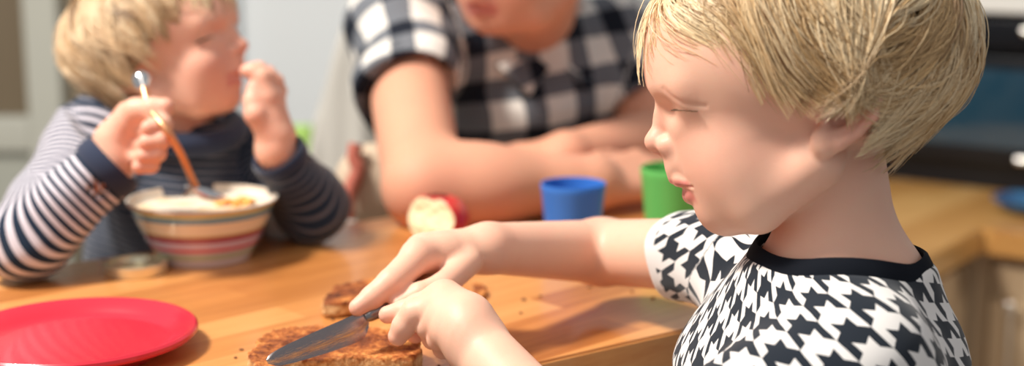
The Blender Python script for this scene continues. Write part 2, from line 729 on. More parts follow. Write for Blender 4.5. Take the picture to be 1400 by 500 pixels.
def make_hair(name, fr, mat, parent, tips, nlock=260, per=40, width=0.8, seed=1, crown=(-70, 0, 240), R=(238, 170, 168), cen=(-2, 0, 112),
              curl=0.03, seg=16, sway=0.0, layers=(0.5, 1.0), lockw=0.011, puff=0.06):
    """locks of strands combed from the crown over the skull to the hairline points in tips"""
    r = np.random.RandomState(seed)
    R = np.asarray(R, float); cen = np.asarray(cen, float)
    T = np.array(tips, float)
    T = np.concatenate([T, (T * [1, -1, 1])[1:-1][::-1]])           # both sides, closed loop
    T = T - cen
    m = len(T)
    cr = np.array(crown, float) - cen
    cr /= np.linalg.norm(cr)

    def tip(u):
        u = np.mod(u, 1) * m
        i = np.floor(u).astype(int); f = (u - i)[:, None]
        return T[i % m] * (1 - f) + T[(i + 1) % m] * f

    def place(u, s, k_, off):
        tp = tip(u)
        tn = np.linalg.norm(tp, axis=1); td = tp / tn[:, None]
        om = np.arccos(np.clip(td @ cr, -1, 1)); so_ = np.sin(om)
        dr = (np.sin((1 - s) * om) / so_)[:, None] * cr + (np.sin(s * om) / so_)[:, None] * td
        rs = shell(dr, R, cen)
        w = np.clip((s - 0.6) / 0.4, 0, 1) ** 1.6
        return cen + dr * ((rs * (1 - w) + tn * w) * k_ + off)[:, None]
    NL = nlock
    lu = (np.arange(NL) + r.rand(NL) * 0.9) / NL
    r.shuffle(lu)
    lay = r.rand(NL)                                                  # 0 under layer, 1 outermost
    s_end = np.where(lay < .45, .86 + .14 * r.rand(NL), layers[0] + (layers[1] - layers[0]) * r.rand(NL) ** .8)
    s_start = np.maximum(0.0, s_end - (0.42 + 0.25 * r.rand(NL)))
    light = r.rand(NL) < (.35 + .45 * lay)
    tone_l = np.where(light, .74, .26) + .13 * r.randn(NL)
    ph = r.rand(NL) * 6.28
    hs = np.where(lu < .5, lu, 1 - lu) * 2; sd = np.where(lu < .5, 1.0, -1.0)
    swl = sway * sd * np.interp(hs, [0, .06, .2, .5, .60, .72, 1], [.2, .8, 1, .9, .1, -.7, 0])
    bend = swl * (.6 + .9 * r.rand(NL)) + curl * r.randn(NL)
    wob = curl * .35 * r.randn(NL)
    lw = lockw * (.6 + .8 * r.rand(NL))
    li = np.repeat(np.arange(NL), per)
    n = len(li)
    du = r.randn(n); dn_ = r.randn(n); ds = r.randn(n) * .045
    stray = (r.rand(n) < .06)
    t = np.linspace(0, 1, seg)
    P = np.zeros((n, seg, 3))
    so = np.clip(s_start[li] + np.abs(ds), 0, 1)
    se = np.clip(s_end[li] + ds * .8 - .03 * np.abs(du), .2, 1.02)
    for k in range(seg):
        tk = t[k]
        s = so + (se - so) * tk
        g = (.55 + .45 * math.sin(math.pi * min(1, tk * 1.1))) * (1 - .88 * tk ** 1.6)
        g = g * np.where(stray, 1 + 2.2 * tk, 1)
        u = lu[li] + du * lw[li] * g + bend[li] * (tk ** 2.2 - .3) + wob[li] * np.sin(5.5 * tk + ph[li]) * tk
        up = (.06 * lay[li] + puff * lay[li] * math.sin(math.pi * min(1, tk * .9 + .1)) * .9) * np.clip(1.25 - s, .25, 1)
        k_ = (1 - .12 * (1 - tk) ** 2.5) * (.945 + up + .008 * np.sin(6 * tk + ph[li]))
        off = dn_ * 3.2 * g + np.where(stray, 7 * tk ** 2, 0)
        P[:, k] = place(u, s, k_, off)
    W = fr.wor(P.reshape(-1, 3)).reshape(n, seg, 3)
    tan = np.gradient(W, axis=1)
    tan /= np.linalg.norm(tan, axis=2)[..., None] + 1e-12
    nrm = W - fr.wor(cen)
    a = np.cross(tan, nrm); a /= np.linalg.norm(a, axis=2)[..., None] + 1e-12
    b = np.cross(tan, a)
    wd = width / S0 * (1 - 0.8 * t ** 3)[None, :, None] * (0.7 + 0.6 * r.rand(n))[:, None, None]
    ns = 3
    V = np.stack([W + wd * (a * math.cos(2 * math.pi * k / ns) + b * math.sin(2 * math.pi * k / ns)) for k in range(ns)], 2)
    V = V.reshape(-1, 3)
    idx = np.arange(n * seg * ns).reshape(n, seg, ns)
    fs = []
    for k in range(ns):
        j = (k + 1) % ns
        fs.append(np.stack([idx[:, :-1, k], idx[:, :-1, j], idx[:, 1:, j], idx[:, 1:, k]], -1).reshape(-1, 4))
    tone = np.clip(tone_l[li] + 0.07 * r.randn(n), 0, 1)
    tone = np.repeat(tone, seg * ns)
    # under-layer that keeps the scalp from showing
    A, B_ = 120, 26
    uu = np.repeat(np.arange(A) / A, B_)
    ss = np.tile(np.linspace(0.0, 0.90, B_), A)
    C = fr.wor(place(uu, ss, .925 - .03 * ss, 0))
    ci = np.arange(A * B_).reshape(A, B_)
    cj = np.roll(ci, -1, axis=0)
    cf = np.stack([ci[:, :-1], cj[:, :-1], cj[:, 1:], ci[:, 1:]], -1).reshape(-1, 4)
    base = len(V)
    V = np.concatenate([V, C])
    fs.append(cf + base)
    tone = np.concatenate([tone, .08 + .05 * np.sin(uu * 400)])
    return mesh(name, V, np.concatenate(fs), mat, parent, True, {'tone': tone})


# ------------------------------------------------------------------ the table
A44 = math.radians(44)
E1 = np.array([math.cos(A44), math.sin(A44), 0]); E2 = np.array([-E1[1], E1[0], 0])
pe = on(935, 450); pe2 = on(808, 479)
E1 = (pe - pe2); E1[2] = 0; E1 /= np.linalg.norm(E1)
E2 = np.array([-E1[1], E1[0], 0])
TANG = math.atan2(E1[1], E1[0])
TW = (on(505, 300) - pe2) @ E2
_px = lambda w: 700 + F * w[0] / ((w - CAM) @ FW)
LL = max(l for l in np.linspace(.2, 1.2, 101) if _px(pe2 + E1 * l + E2 * TW) < 1150 and _px(pe2 + E1 * l) < 1190)
LM = 1.15
t0 = pe2 - E1 * LM; t1 = pe2 + E1 * LL
tbl = empty('dining_table', ((t0 + t1) / 2 + E2 * TW / 2) * [1, 1, 0], 'oiled light wood block table top with a thick front edge', 'table')
Rt = np.stack([E1, E2, [0, 0, 1]], 1)
c = (t0 + t1) / 2 + E2 * TW / 2
top = extr([t0, t1, t1 + E2 * TW + E1 * .3, t0 + E2 * TW], TAB - .045, TAB, WOOD, 'table_top', tbl, .002)
m = MB()
m.box([c[0], c[1], TAB - .10], [LM + LL - .2, TW - .12, .11], Rt, .003)
m.build('apron', WOOD, tbl)
for a in (-1, 1):
    for b in (-1, 1):
        q = c + E1 * a * ((LM + LL) / 2 - .15) + E2 * b * (TW / 2 - .09)
        m = MB(); m.box([q[0], q[1], (TAB - .045) / 2], [.06, .06, TAB - .045], Rt, .004)
        m.build('leg', WOOD, tbl)


# ------------------------------------------------------------------ the kitchen behind
WALL = simple('blue_white_wall', (.84, .87, .88), rough=.7)
CREAM = simple('sage_cream_paint', (.52, .52, .45), rough=.55)
TAN = simple('tan_wall', (.36, .29, .20), rough=.8)
OAK = simple('cabinet_paint', (.74, .55, .34), rough=.5)
WHITE = simple('white_lacquer', (.82, .82, .78), rough=.4)


def struct(name, m, mat, smooth=False):
    o = m.build(name, mat, None, smooth)
    o['kind'] = 'structure'
    return o


m = MB(); m.box([0, 1.5, -.05], [7.5, 7.5, .1])
fm, nt, p = newmat('floor_tiles')
g = N(nt)
br = g.new('ShaderNodeTexBrick'); g.link(g.obj(), br.inputs['Vector'])
br.inputs['Color1'].default_value = (.40, .33, .26, 1); br.inputs['Color2'].default_value = (.44, .37, .29, 1); br.inputs['Mortar'].default_value = (.25, .22, .19, 1)
br.inputs['Scale'].default_value = 1; br.inputs['Brick Width'].default_value = .4; br.inputs['Row Height'].default_value = .4; br.offset = 0
g.link(br.outputs['Color'], p.inputs['Base Color']); setp(p, rough=.5)
struct('floor', m, fm)

WY = 3.30
m = MB(); m.box([.1, WY + .05, 1.4], [2.0, .1, 2.8]); struct('wall_back', m, WALL)
m = MB(); m.box([2.45, WY + .15, 1.4], [2.7, .1, 2.8]); struct('wall_kitchen', m, simple('brown_kitchen_wall', (.30, .27, .22), rough=.8))  # kitchen wall in one even greyish brown
# left: painted partition with a glazed panel
wx = lambda px, py=80, y=3.0: (at(px, py, 1)[0] / (at(px, py, 1)[1])) * y
zy = lambda px, py, y=3.0: CZ + (at(px, py, 1)[2] - CZ) / at(px, py, 1)[1] * y
DY = 3.0
x_a, x_b = wx(38, 60), wx(84, 60)
z_r = zy(20, 158); z_r2 = zy(20, 205)
dr = empty('door_1', ((x_a - .8), DY, 0)); dr['kind'] = 'structure'
m = MB(); m.box([(x_a + x_b) / 2, DY, 1.15], [x_b - x_a, .05, 2.3], None, .004); m.build('stile', CREAM, dr)
m = MB(); m.box([x_a - .45, DY, (z_r + z_r2) / 2], [.9, .046, z_r - z_r2], None, .004); m.build('rail', CREAM, dr)
m = MB(); m.box([x_a - .45, DY + .008, z_r2 / 2], [.9, .02, z_r2], None, .003); m.build('lower_panel', simple('sage_panel', (.42, .43, .37), rough=.55), dr)
m = MB(); m.box([x_a - .45, DY + .012, (z_r + 2.3) / 2], [.9, .012, 2.3 - z_r], None, .002); m.build('glass_panel', simple('brown_glass', (.20, .155, .10), rough=.25), dr)
m = MB(); m.box([(x_b + wx(130, 60)) / 2 + .02, DY + .07, 1.4], [wx(130, 60) - x_b + .06, .06, 2.8]); struct('wall_left', m, TAN)
m = MB(); m.box([(wx(130) + -.9) / 2 - .0, WY - .02, 1.4], [abs(wx(130) + .9) + .5, .04, 2.8]); struct('trim_1', m, WALL)

# pale grey cloth over a chair behind the table
def slab(name, px, d, th, mat, fold_amp, seed, h=.004, bot=None):
    P = np.array([at(x, y, d) for x, y in px])
    xz = P[:, [0, 2]]
    yb = P[:, 1].mean()
    def f(p):
        d2 = poly2d(p[:, [0, 2]], xz)
        wv = fold_amp * (np.sin(p[:, 0] * 75 + 8 * p[:, 2] + seed) + .5 * np.sin(p[:, 0] * 130 + seed * 2))
        return smax(d2, np.abs(p[:, 1] - yb - wv) - th, th * .9)
    lo = [xz[:, 0].min() - .02, yb - th - .05, xz[:, 1].min() - .02]; hi = [xz[:, 0].max() + .02, yb + th + .05, xz[:, 1].max() + .02]
    V, Fc = polygonise(f, lo, hi, h, 1)
    return mesh(name, V, Fc, mat, None, True)


GREYC = simple('pale_grey_cloth', (.56, .54, .49), rough=.95, sheen=.3)
o = slab('draped_cloth', [(500, -60), (560, -60), (600, 340), (424, 345), (416, 250), (430, 160), (462, 60)], 2.14, .02, GREYC, .008, 1.0)
tag(o, 'pale grey draped cloth hanging between the eating child and the adult', 'cloth')
# stool with padded seat and reddish frame
stl = empty('bar_stool', at(512, 300, 1.72) * [1, 1, 0], 'bar stool with beige padded back and reddish wooden frame by the elbow of the adult', 'stool')
V, Fc = polygonise(lambda p: ell(p, at(512, 252, 1.70), (.048, .03, .050)) + vnoise(p, 30) * .003, at(512, 252, 1.70) - .1, at(512, 252, 1.70) + .1, .003)
mesh('padded_back', V, Fc, simple('beige_padding', (.66, .52, .38), rough=.9), stl)
m = MB()
m.tube(spline([at(487, 196, 1.66), at(484, 215, 1.66), at(489, 232, 1.66), at(478, 262, 1.66), at(474, 300, 1.66)], 6), .0085, 12)
m.build('frame', simple('reddish_wood', (.55, .16, .11), rough=.5), stl)
sp_ = at(512, 300, 1.72)
m = MB(); m.lathe([(0, 0), (.13, 0), (.145, .015), (.14, .04), (0, .045)], (sp_[0], sp_[1] + .1, .76), 32)
m.build('seat', bpy.data.materials['beige_padding'], stl)
for i in range(4):
    a = .78 + i * 1.571
    m = MB(); m.tube([(sp_[0] + .11 * math.cos(a), sp_[1] + .1 + .11 * math.sin(a), .765), (sp_[0] + .17 * math.cos(a), sp_[1] + .1 + .17 * math.sin(a), 0)], .013, 10)
    m.build('leg', bpy.data.materials['reddish_wood'], stl)

# lime green cushion on a low cupboard at the back
cc = at(398, 172, 2.6)
sb = empty('sideboard', (cc[0], cc[1] + .1, 0), 'low white cupboard against the back wall behind the eating child', 'cupboard')
m = MB(); m.box([cc[0] - .05, cc[1] + .15, (cc[2] - .075) / 2], [.6, .4, cc[2] - .075], None, .006); m.build('carcass', WHITE, sb)
V, Fc = polygonise(lambda p: smax(np.abs(p[:, 1] - cc[1] - .02) - .025, np.maximum(np.abs(p[:, 0] - cc[0]), np.abs(p[:, 2] - cc[2])) - .052, .06) + .004, cc - .14, cc + .14, .005)
V[:, 2] = np.maximum(V[:, 2], cc[2] - .074)
o = mesh('cushion', V, Fc, simple('lime_fabric', (.42, .66, .16), rough=.9), None)
tag(o, 'small lime green cushion behind the raised hand of the eating child', 'cushion')
o.location = (0, 0, cc[2] - .074 - V[:, 2].min())

# ------------------------------------------------------------------ kitchen worktop, cabinets, oven
KZ = CZ - .50
pcn = on(1344, 313, KZ)
er = on(1400, 320, KZ) - pcn; er[2] = 0; er /= np.linalg.norm(er)
eb = np.array([-er[1], er[0], 0])
el_ = on(1268, 352, KZ) - pcn; el_[2] = 0; el_ /= np.linalg.norm(el_)
bk0 = on(1210, 250, KZ); bk1 = on(1356, 266, KZ)
DEP = max(.35, (bk1 - pcn) @ eb + .03)
a0 = pcn + er * 1.3
b0 = pcn + eb * DEP
poly = [pcn, a0, a0 + eb * DEP, pcn - er * .38 + eb * DEP, pcn - er * .38, pcn - er * .22 + el_ * .45, pcn + el_ * .45]


wt = extr(poly, KZ - .042, KZ, WOOD2, 'worktop')
tag(wt, 'continuous wooden kitchen worktop turning a corner behind the blond head', 'worktop')
ins = .025


def cabinet(o0, ex_, depth_dir, L, nd, label, hpos, dp=.34):
    """base cabinet: o0 front left foot corner, ex_ along the front"""
    o0 = np.array([o0[0], o0[1], 0.0])
    e = empty('base_cabinet', (o0[0], o0[1], 0), label, 'cabinet', None)
    H_ = KZ - .0425
    R = np.stack([ex_, depth_dir, [0, 0, 1]], 1)
    c = o0 + ex_ * L / 2 + depth_dir * (dp / 2 + .02)
    m = MB(); m.box([c[0], c[1], H_ / 2 + .04], [L, dp, H_ - .08], R, .002); m.build('carcass', OAK, e, False)
    m = MB(); m.box([c[0] + depth_dir[0] * .03, c[1] + depth_dir[1] * .03, .04], [L, dp - .04, .08], R); m.build('plinth', OAK, e, False)
    w = L / nd
    for i in range(nd):
        c = o0 + ex_ * (w * (i + .5)) + depth_dir * .010
        mm = MB(); zc = H_ / 2 + .04; hh = H_ - .12
        mm.box([c[0], c[1], zc], [w - .012, .018, hh], R, .003)
        for (dx, dz, sx, sz) in ((0, hh / 2 - .03, w - .012, .06), (0, -hh / 2 + .03, w - .012, .06), (-w / 2 + .036, 0, .06, hh), (w / 2 - .036, 0, .06, hh)):
            q = c + ex_ * dx - depth_dir * .006
            mm.box([q[0], q[1], zc + dz], [sx, .014, sz], R, .002)
        dd = mm.build('door', OAK, e, False)
        hx = c * [1, 1, 0] + ex_ * (hpos * (w / 2 - .045)) - depth_dir * .035
        zt_ = H_ - .085
        mh = MB()
        mh.tube([hx + depth_dir * .028 + [0, 0, zt_], hx + [0, 0, zt_], hx + [0, 0, zt_ - .004], hx + [0, 0, zt_ - .15], hx + [0, 0, zt_ - .154], hx + depth_dir * .028 + [0, 0, zt_ - .154]], .0042, 10)
        mh.box(hx + [0, 0, zt_ + .004], [.014, .016, .022], R, .002)
        ho = mh.build('handle', STEELH, dd)
        ho.location = (-np.array(dd.location))
    return e


STEELH = steel('brushed_steel', .3, col=(.92, .90, .86))
hpx = on(1378, 420, KZ)
cabinet(pcn + er * .006 + eb * ins, er, eb, 1.2, 4, 'tan panelled kitchen cabinet with bar handles facing the camera', -1)
elp = np.cross([0, 0, 1], el_)
if elp @ er > 0: elp = -elp
cabinet(pcn + el_ * .44 + elp * ins, -el_, elp, .455, 1, 'tan kitchen cabinet under the worktop behind the houndstooth shirt', .25, .16)

m = MB(); q = pcn - er * .10 + eb * (ins + .03); Rc = np.stack([er, eb, [0, 0, 1]], 1)
m.box([q[0], q[1], (KZ - .0425) / 2 + .04], [.205, .02, KZ - .0425 - .08], Rc, .001)
tag(m.build('corner_panel', OAK, None, False), 'plain tan corner panel between the two runs of kitchen cabinets', 'panel')

# oven
OV = empty('oven', (*(pcn + eb * (DEP - .02))[:2], KZ), 'black glass built in oven with steel bar handles standing at the back of the worktop', 'oven')
BLK = simple('oven_black', (.006, .007, .010), rough=.3, spec=.3)
GLS = simple('oven_glass', (.012, .050, .085), rough=.12, coat=.6)  # bluish reflections and lit interior painted in as the glass tint
Rk = np.stack([er, eb, [0, 0, 1]], 1)
oc = pcn + eb * (DEP + .12)
yo = (oc - CAM) @ FW
ztop = KZ + .02
f0 = pcn + eb * (DEP - .02)
ftop = f0 + er * .05
H_ov = min(np.linspace(.1, .8, 351), key=lambda z: abs(250 - F * ((np.array([ftop[0], ftop[1], KZ + z]) - CAM) @ UP) / ((np.array([ftop[0], ftop[1], KZ + z]) - CAM) @ FW) - 24))
c = f0 + er * .25 + eb * .20
m = MB(); m.box([c[0], c[1], KZ + H_ov / 2 + .001], [1.5, .38, H_ov], Rk, .004); m.build('body', BLK, OV)
dc = f0 + er * .25 - eb * .012
zw0, zw1 = H_ov * .26, H_ov * .70
m = MB(); m.box([dc[0], dc[1], KZ + H_ov * .47], [1.46, .02, H_ov * .60], Rk, .004); dro = m.build('door', BLK, OV)
m = MB(); gq = dc - eb * .0115; m.box([gq[0], gq[1], KZ + (zw0 + zw1) / 2], [1.36, .004, zw1 - zw0], Rk, .001); m.build('window', GLS, dro)
m = MB(); gq = dc; m.box([gq[0], gq[1], KZ + H_ov * .90], [1.46, .018, H_ov * .16], Rk, .003); m.build('control_panel', BLK, OV)


def zat(base, ypx):
    return min(np.linspace(-.1, .9, 1001), key=lambda z: abs(250 - F * ((np.array([base[0], base[1], KZ + z]) - CAM) @ UP) / ((np.array([base[0], base[1], KZ + z]) - CAM) @ FW) - ypx))


def along(px, base):
    return min(np.linspace(-.6, 1.2, 1801), key=lambda s: abs(_px(base + er * s) - px))


for (x0, y0) in ((1383, 42), (1386, 218)):
    hb = dc - eb * .045; hb[2] = KZ
    s0 = along(x0, hb)
    q = hb + er * s0
    z = zat(q, y0) + KZ
    p0 = np.array([q[0], q[1], z]); p1 = p0 + er * .42
    m = MB(); m.tube([p0, p1], .0065, 14)
    for pp in (p0 + er * .03, p1 - er * .03): m.tube([pp, pp + eb * .04], .005, 10)
    m.build('handle', STEELH, dro if y0 > 100 else OV)
# white cupboard over it
c = f0 + er * .3 + eb * .17
wc_ = empty('wall_cupboard', (c[0], c[1], KZ + H_ov + .004), 'white cupboard above the black oven', 'cupboard')
m = MB(); m.box([c[0], c[1], KZ + H_ov + .004 + .35], [1.6, .40, .70], Rk, .004); m.build('carcass', WHITE, wc_, False)
m = MB(); q = c - eb * .21; m.box([q[0], q[1], KZ + H_ov + .004 + .37], [1.58, .018, .64], Rk, .003); m.build('door', WHITE, wc_, False)

# blue plate on the worktop
def blue_mat():
    m, nt, p = newmat('blue_pattern_glaze')
    g = N(nt)
    v = g.new('ShaderNodeTexVoronoi'); v.inputs['Scale'].default_value = 38; g.link(g.obj(), v.inputs['Vector'])
    c = g.ramp(v.outputs['Distance'], [(.0, (.55, .70, .78)), (.28, (.05, .22, .42)), (.6, (.02, .10, .26))])
    g.link(c, p.inputs['Base Color']); setp(p, rough=.2)
    return m


pq = on(1414, 290, KZ)
PRr = 56 / (F / ((pq - CAM) @ FW))
m = MB()
m.lathe([(0, .010), (PRr * .55, .010), (PRr * .66, .013), (PRr * .97, .0235), (PRr, .0225), (PRr * .98, .019), (PRr * .7, .006), (PRr * .55, 0), (PRr * .5, 0), (PRr * .48, .003), (0, .003)], (0, 0, 0), 72)
o = m.build('plate', blue_mat(), None)
o.location = (pq[0], pq[1], KZ + .0003)
tag(o, 'blue patterned plate lying on the kitchen worktop near the oven', 'plate')

# ------------------------------------------------------------------ cloth
def fold(p, amp=0.0012, seed=0.0):
    """soft wrinkles"""
    x, y, z = p[:, 0] * 60, p[:, 1] * 60, p[:, 2] * 60
    return amp * (np.sin(x + 1.7 * np.sin(0.6 * z + seed) + y) + 0.7 * np.sin(1.9 * z - 0.8 * x + 1.3 * np.sin(y * .7 + seed)))


def arm_attr(V, A, B_, C_, ra, rb, rc, rho=.055, reff=.050):
    """length along a bent sleeve A-B-C whose rings fan round the inside of the elbow; also distance to it"""
    A, B_, C_ = map(np.asarray, (A, B_, C_))
    d1 = (A - B_) / np.linalg.norm(A - B_); d2 = (C_ - B_) / np.linalg.norm(C_ - B_)
    al_ = math.acos(np.clip(d1 @ d2, -1, 1))
    bi = (d1 + d2) / np.linalg.norm(d1 + d2)
    I = B_ + bi * rho
    f_ = rho * math.cos(al_ / 2); L1 = np.linalg.norm(A - B_)
    v = V - I
    x1, x2 = v @ d1, v @ d2
    c1 = cone(V, A, B_, ra, rb); c2 = cone(V, B_, C_, rb, rc)
    u1 = (B_ + d1 * f_) - I; u1 /= np.linalg.norm(u1)
    th = np.arctan2(-x1, v @ u1)
    Th = math.pi - al_
    th = np.clip(np.where(th < -1.57, th + 2 * math.pi, th), 0, Th)
    s1 = L1 - f_ - x1
    s2 = L1 - f_ + reff * Th + x2
    sec = (x1 < 0) & (x2 < 0)
    one = np.where(x1 * x2 < 0, x1 > 0, c1 < c2)
    s = np.where(sec, L1 - f_ + reff * th, np.where(one, s1, s2))
    return s, np.minimum(c1, c2)


def bone_attr(V, bones, clip=False):
    """for each vertex the length along its nearest bone and the angle round it, in metres"""
    best = np.full(len(V), 1e9); al = np.zeros(len(V)); ar = np.zeros(len(V)); wh = np.zeros(len(V), int)
    for i, (a, b, ra, rb, base, ref) in enumerate(bones):
        a = np.array(a, float); b = np.array(b, float)
        L = np.linalg.norm(b - a); d = (b - a) / L
        t = (V - a) @ d
        tc = np.clip(t, 0, L)
        pe = V - a - tc[:, None] * d
        dist = np.linalg.norm(pe, axis=1) - (ra + (rb - ra) * tc / L)
        m = dist < best
        best = np.where(m, dist, best)
        al = np.where(m, base + (tc if clip and 0 < i < len(bones) - 1 else t), al)
        x = np.cross(d, ref); x /= np.linalg.norm(x); y = np.cross(d, x)
        pr = V - a - t[:, None] * d
        ang = np.arctan2(pr @ y, pr @ x) * (ra + rb) / 2
        ar = np.where(m, ang, ar)
        wh = np.where(m, i, wh)
    return al, ar, wh


# ------------------------------------------------------------------ the boy cutting toast
hd = 0.905
O1 = at(1100, 180, hd)
n1 = (O1 - CAM) / np.linalg.norm(O1 - CAM)
r1 = RT - (RT @ n1) * n1; r1 /= np.linalg.norm(r1)
u1 = np.cross(r1, n1)
FR1 = Frame(O1, -r1, u1, 1.0)

LSH, RSH = at(1172, 460, 0.850), at(1030, 352, 1.02)        # shoulder joints: near (left), far (right)
NK0, NK1 = FR1.wor((-34, 0, -50)), FR1.wor((-58, -26, -215))
REL, RWR = at(822, 344, 1.16), at(668, 339, 1.065)
LEL, LWR = at(850, 700, 0.815), at(650, 468, 0.945)
CH = at(1100, 470, 0.94)
NB = at(1146, 372, 0.918)
ZR = CZ - .2185
k = lambda px, py, d: at(px, py, d)

# far (right) hand laid along the knife
RH = dict(
    palm=[(k(606, 348, 1.045), k(571, 349, 1.028), .0160, .0118), (k(612, 345, 1.06), k(577, 342, 1.045), .0158, .0120),
          (k(620, 347, 1.075), k(588, 344, 1.062), .0145, .0112)],
    index=[(k(571, 352, 1.026), k(534, 386, 1.004), k(509, 406, .998), k(489, 420, .994)), (.0118, .0098, .0082, .0062)],
    middle=[(k(576, 344, 1.044), k(542, 378, 1.034), k(551, 403, 1.028), k(570, 406, 1.030)), (.0108, .0088, .0078, .0066)],
    ring=[(k(584, 346, 1.060), k(558, 384, 1.052), k(566, 406, 1.046), k(584, 402, 1.046)), (.0102, .0085, .0075, .0064)],
    little=[(k(594, 354, 1.074), k(576, 388, 1.066), k(584, 405, 1.060), k(598, 400, 1.060)), (.0090, .0076, .0066, .0056)],
    thumb=[(k(640, 358, 1.042), k(606, 390, 1.014), k(574, 402, 1.004), k(546, 416, 1.000)), (.0105, .0092, .0082, .0068)])
# near (left) hand holding the toast down
LH = dict(
    palm=[(k(636, 436, .952), k(608, 408, .972), .0170, .0128), (k(638, 442, .946), k(607, 417, .962), .0175, .0122),
          (k(640, 454, .941), k(608, 434, .952), .0165, .0115), (k(644, 464, .938), k(612, 450, .945), .0155, .0100)],
    index=[(k(606, 410, .972), k(572, 419, .974), k(552, 425, .976), k(530, 430, .978)), (.0118, .0092, .0076, .0062)],
    middle=[(k(604, 418, .962), k(567, 428, .964), k(552, 446, .966), k(544, 459, .968)), (.0112, .0096, .0082, .0068)],
    ring=[(k(606, 434, .954), k(586, 445, .962), k(592, 462, .975), k(604, 466, .985)), (.0108, .0090, .0076, .0064)],
    little=[(k(614, 452, .946), k(600, 463, .956), k(606, 476, .968), k(616, 478, .978)), (.0094, .0080, .0070, .0058)],
    thumb=[(k(632, 436, .968), k(606, 430, .990), k(584, 442, .994), k(568, 455, .990)), (.0120, .0105, .0090, .0072)])


def hand_sdf(p, H, wr, rw, web=.006):
    d = None
    for a, b, ra, rb in H['palm']:
        e = smin(cone(p, a, b, ra, rb), cone(p, wr, a, rw * .84, ra * .97), .004)
        d = e if d is None else smin(d, e, .009)
    fl = None
    for f in ('index', 'middle', 'ring', 'little'):
        e = chain(p, H[f][0], H[f][1], .002)
        fl = e if fl is None else smin(fl, e, .0015)
    d = smin(d, fl, web)
    return smin(d, chain(p, H['thumb'][0], H['thumb'][1], .003), .005)


def near(p, c, r):
    return ((p - np.asarray(c)) ** 2).sum(1) < r * r


def body1(p):
    d = np.full(len(p), 9.0)
    hc = FR1.wor((10, 0, 60))
    m = near(p, hc, .26)
    dh = np.linalg.norm(p - hc, axis=1) - .14
    d = np.minimum(d, np.where(m, 9.0, dh))
    if m.any(): d[m] = head_sdf(FR1.loc(p[m])) / FR1.s
    nk = cone(p, NK0, NK1, .0350, .0365)
    nk = smin(nk, ell(p, [NB[0], NB[1], ZR - .008], (.050, .052, .018)), .035)
    d = smin(d, nk, .005)
    # chest and shoulders under the shirt
    t = smin(cone(p, NK1 - [0, 0, .012], CH - [0, 0, .03], .030, .05), cone(p, LSH - [0, 0, .02], RSH - [0, 0, .02], .022, .022), .02)
    d = smin(d, t, .012)
    # arms
    dr = chain(p, [RSH, REL, RWR], (.029, .0262, .0190), .01)
    dl = chain(p, [LSH - [0, 0, .024], LEL, LWR], (.026, .028, .0200), .006)
    d = smin(d, smin(dr, dl, .002), .012)
    for H, w, rw in ((RH, RWR, .0175), (LH, LWR, .0205)):
        c = H['palm'][0][1]
        m = near(p, c, .16)
        if m.any(): d[m] = smin(d[m], hand_sdf(p[m], H, w, rw), .006)
    return d


def hand_flush(V, H):
    f = np.zeros(len(V))
    for n_ in ('index', 'middle', 'ring', 'little', 'thumb'):
        P_, R_ = H[n_]
        for i, w in ((3, .55), (1, .3), (0, .2)):
            f = np.maximum(f, w * np.exp(-((V - P_[i]) ** 2).sum(1) / (.010 ** 2)))
    return f


def skin_mesh(name, f, lo, hi, h, fr, mat, parent, hands=(), head_c=(10, 0, 60), lipf=1.0):
    V, Fc = polygonise(f, lo, hi, h)
    q = fr.loc(V)
    fl, lip = face_masks(q)
    hm = np.linalg.norm(q - np.array(head_c), axis=1) < 330
    fl = np.where(hm, fl, 0.06); lip = np.where(hm, lip * lipf, 0)
    for H in hands:
        fl = np.maximum(fl, hand_flush(V, H))
    return mesh(name, V, Fc, mat, parent, True, {'flush': fl, 'lip': lip})


def eye_parts(fr, parent, sides, dz=0.0, ia=0.52, iris=(0.18, 0.25, 0.32), look=(0.75, 0.2, -0.6)):
    for s in sides:
        c = np.array([131, 62 * s, 40.0 + dz])
        m = MB()
        Rb = fr.B.T
        m.lathe([(23.4 / fr.s * math.sin(a), -23.4 / fr.s * math.cos(a)) for a in np.linspace(0, math.pi, 17)], fr.wor(c), 32)
        e = m.build('eyeball', EYE_W, parent)
        lk = np.array([look[0], look[1] * s, look[2]]); lk /= np.linalg.norm(lk)
        dn = fr.wor(lk) - fr.O; dn /= np.linalg.norm(dn)
        a = np.cross(dn, [0.1, 0.2, 0.95]); a /= np.linalg.norm(a)
        Rm = np.stack([a, np.cross(dn, a), dn], 1)
        m = MB()
        prof = [(23.7 / fr.s * math.sin(x), 23.7 / fr.s * math.cos(x)) for x in np.linspace(0.0, ia, 9)]
        m.lathe(prof, fr.wor(c), 24, Rm)
        offv = np.array(e.location)
        m.build('iris', simple('iris', iris, rough=0.1), e)
        m = MB()
        m.lathe([(24.0 / fr.s * math.sin(x), 24.0 / fr.s * math.cos(x)) for x in np.linspace(0.0, 0.2, 4)], fr.wor(c), 16, Rm)
        m.build('pupil', BLACK, e)


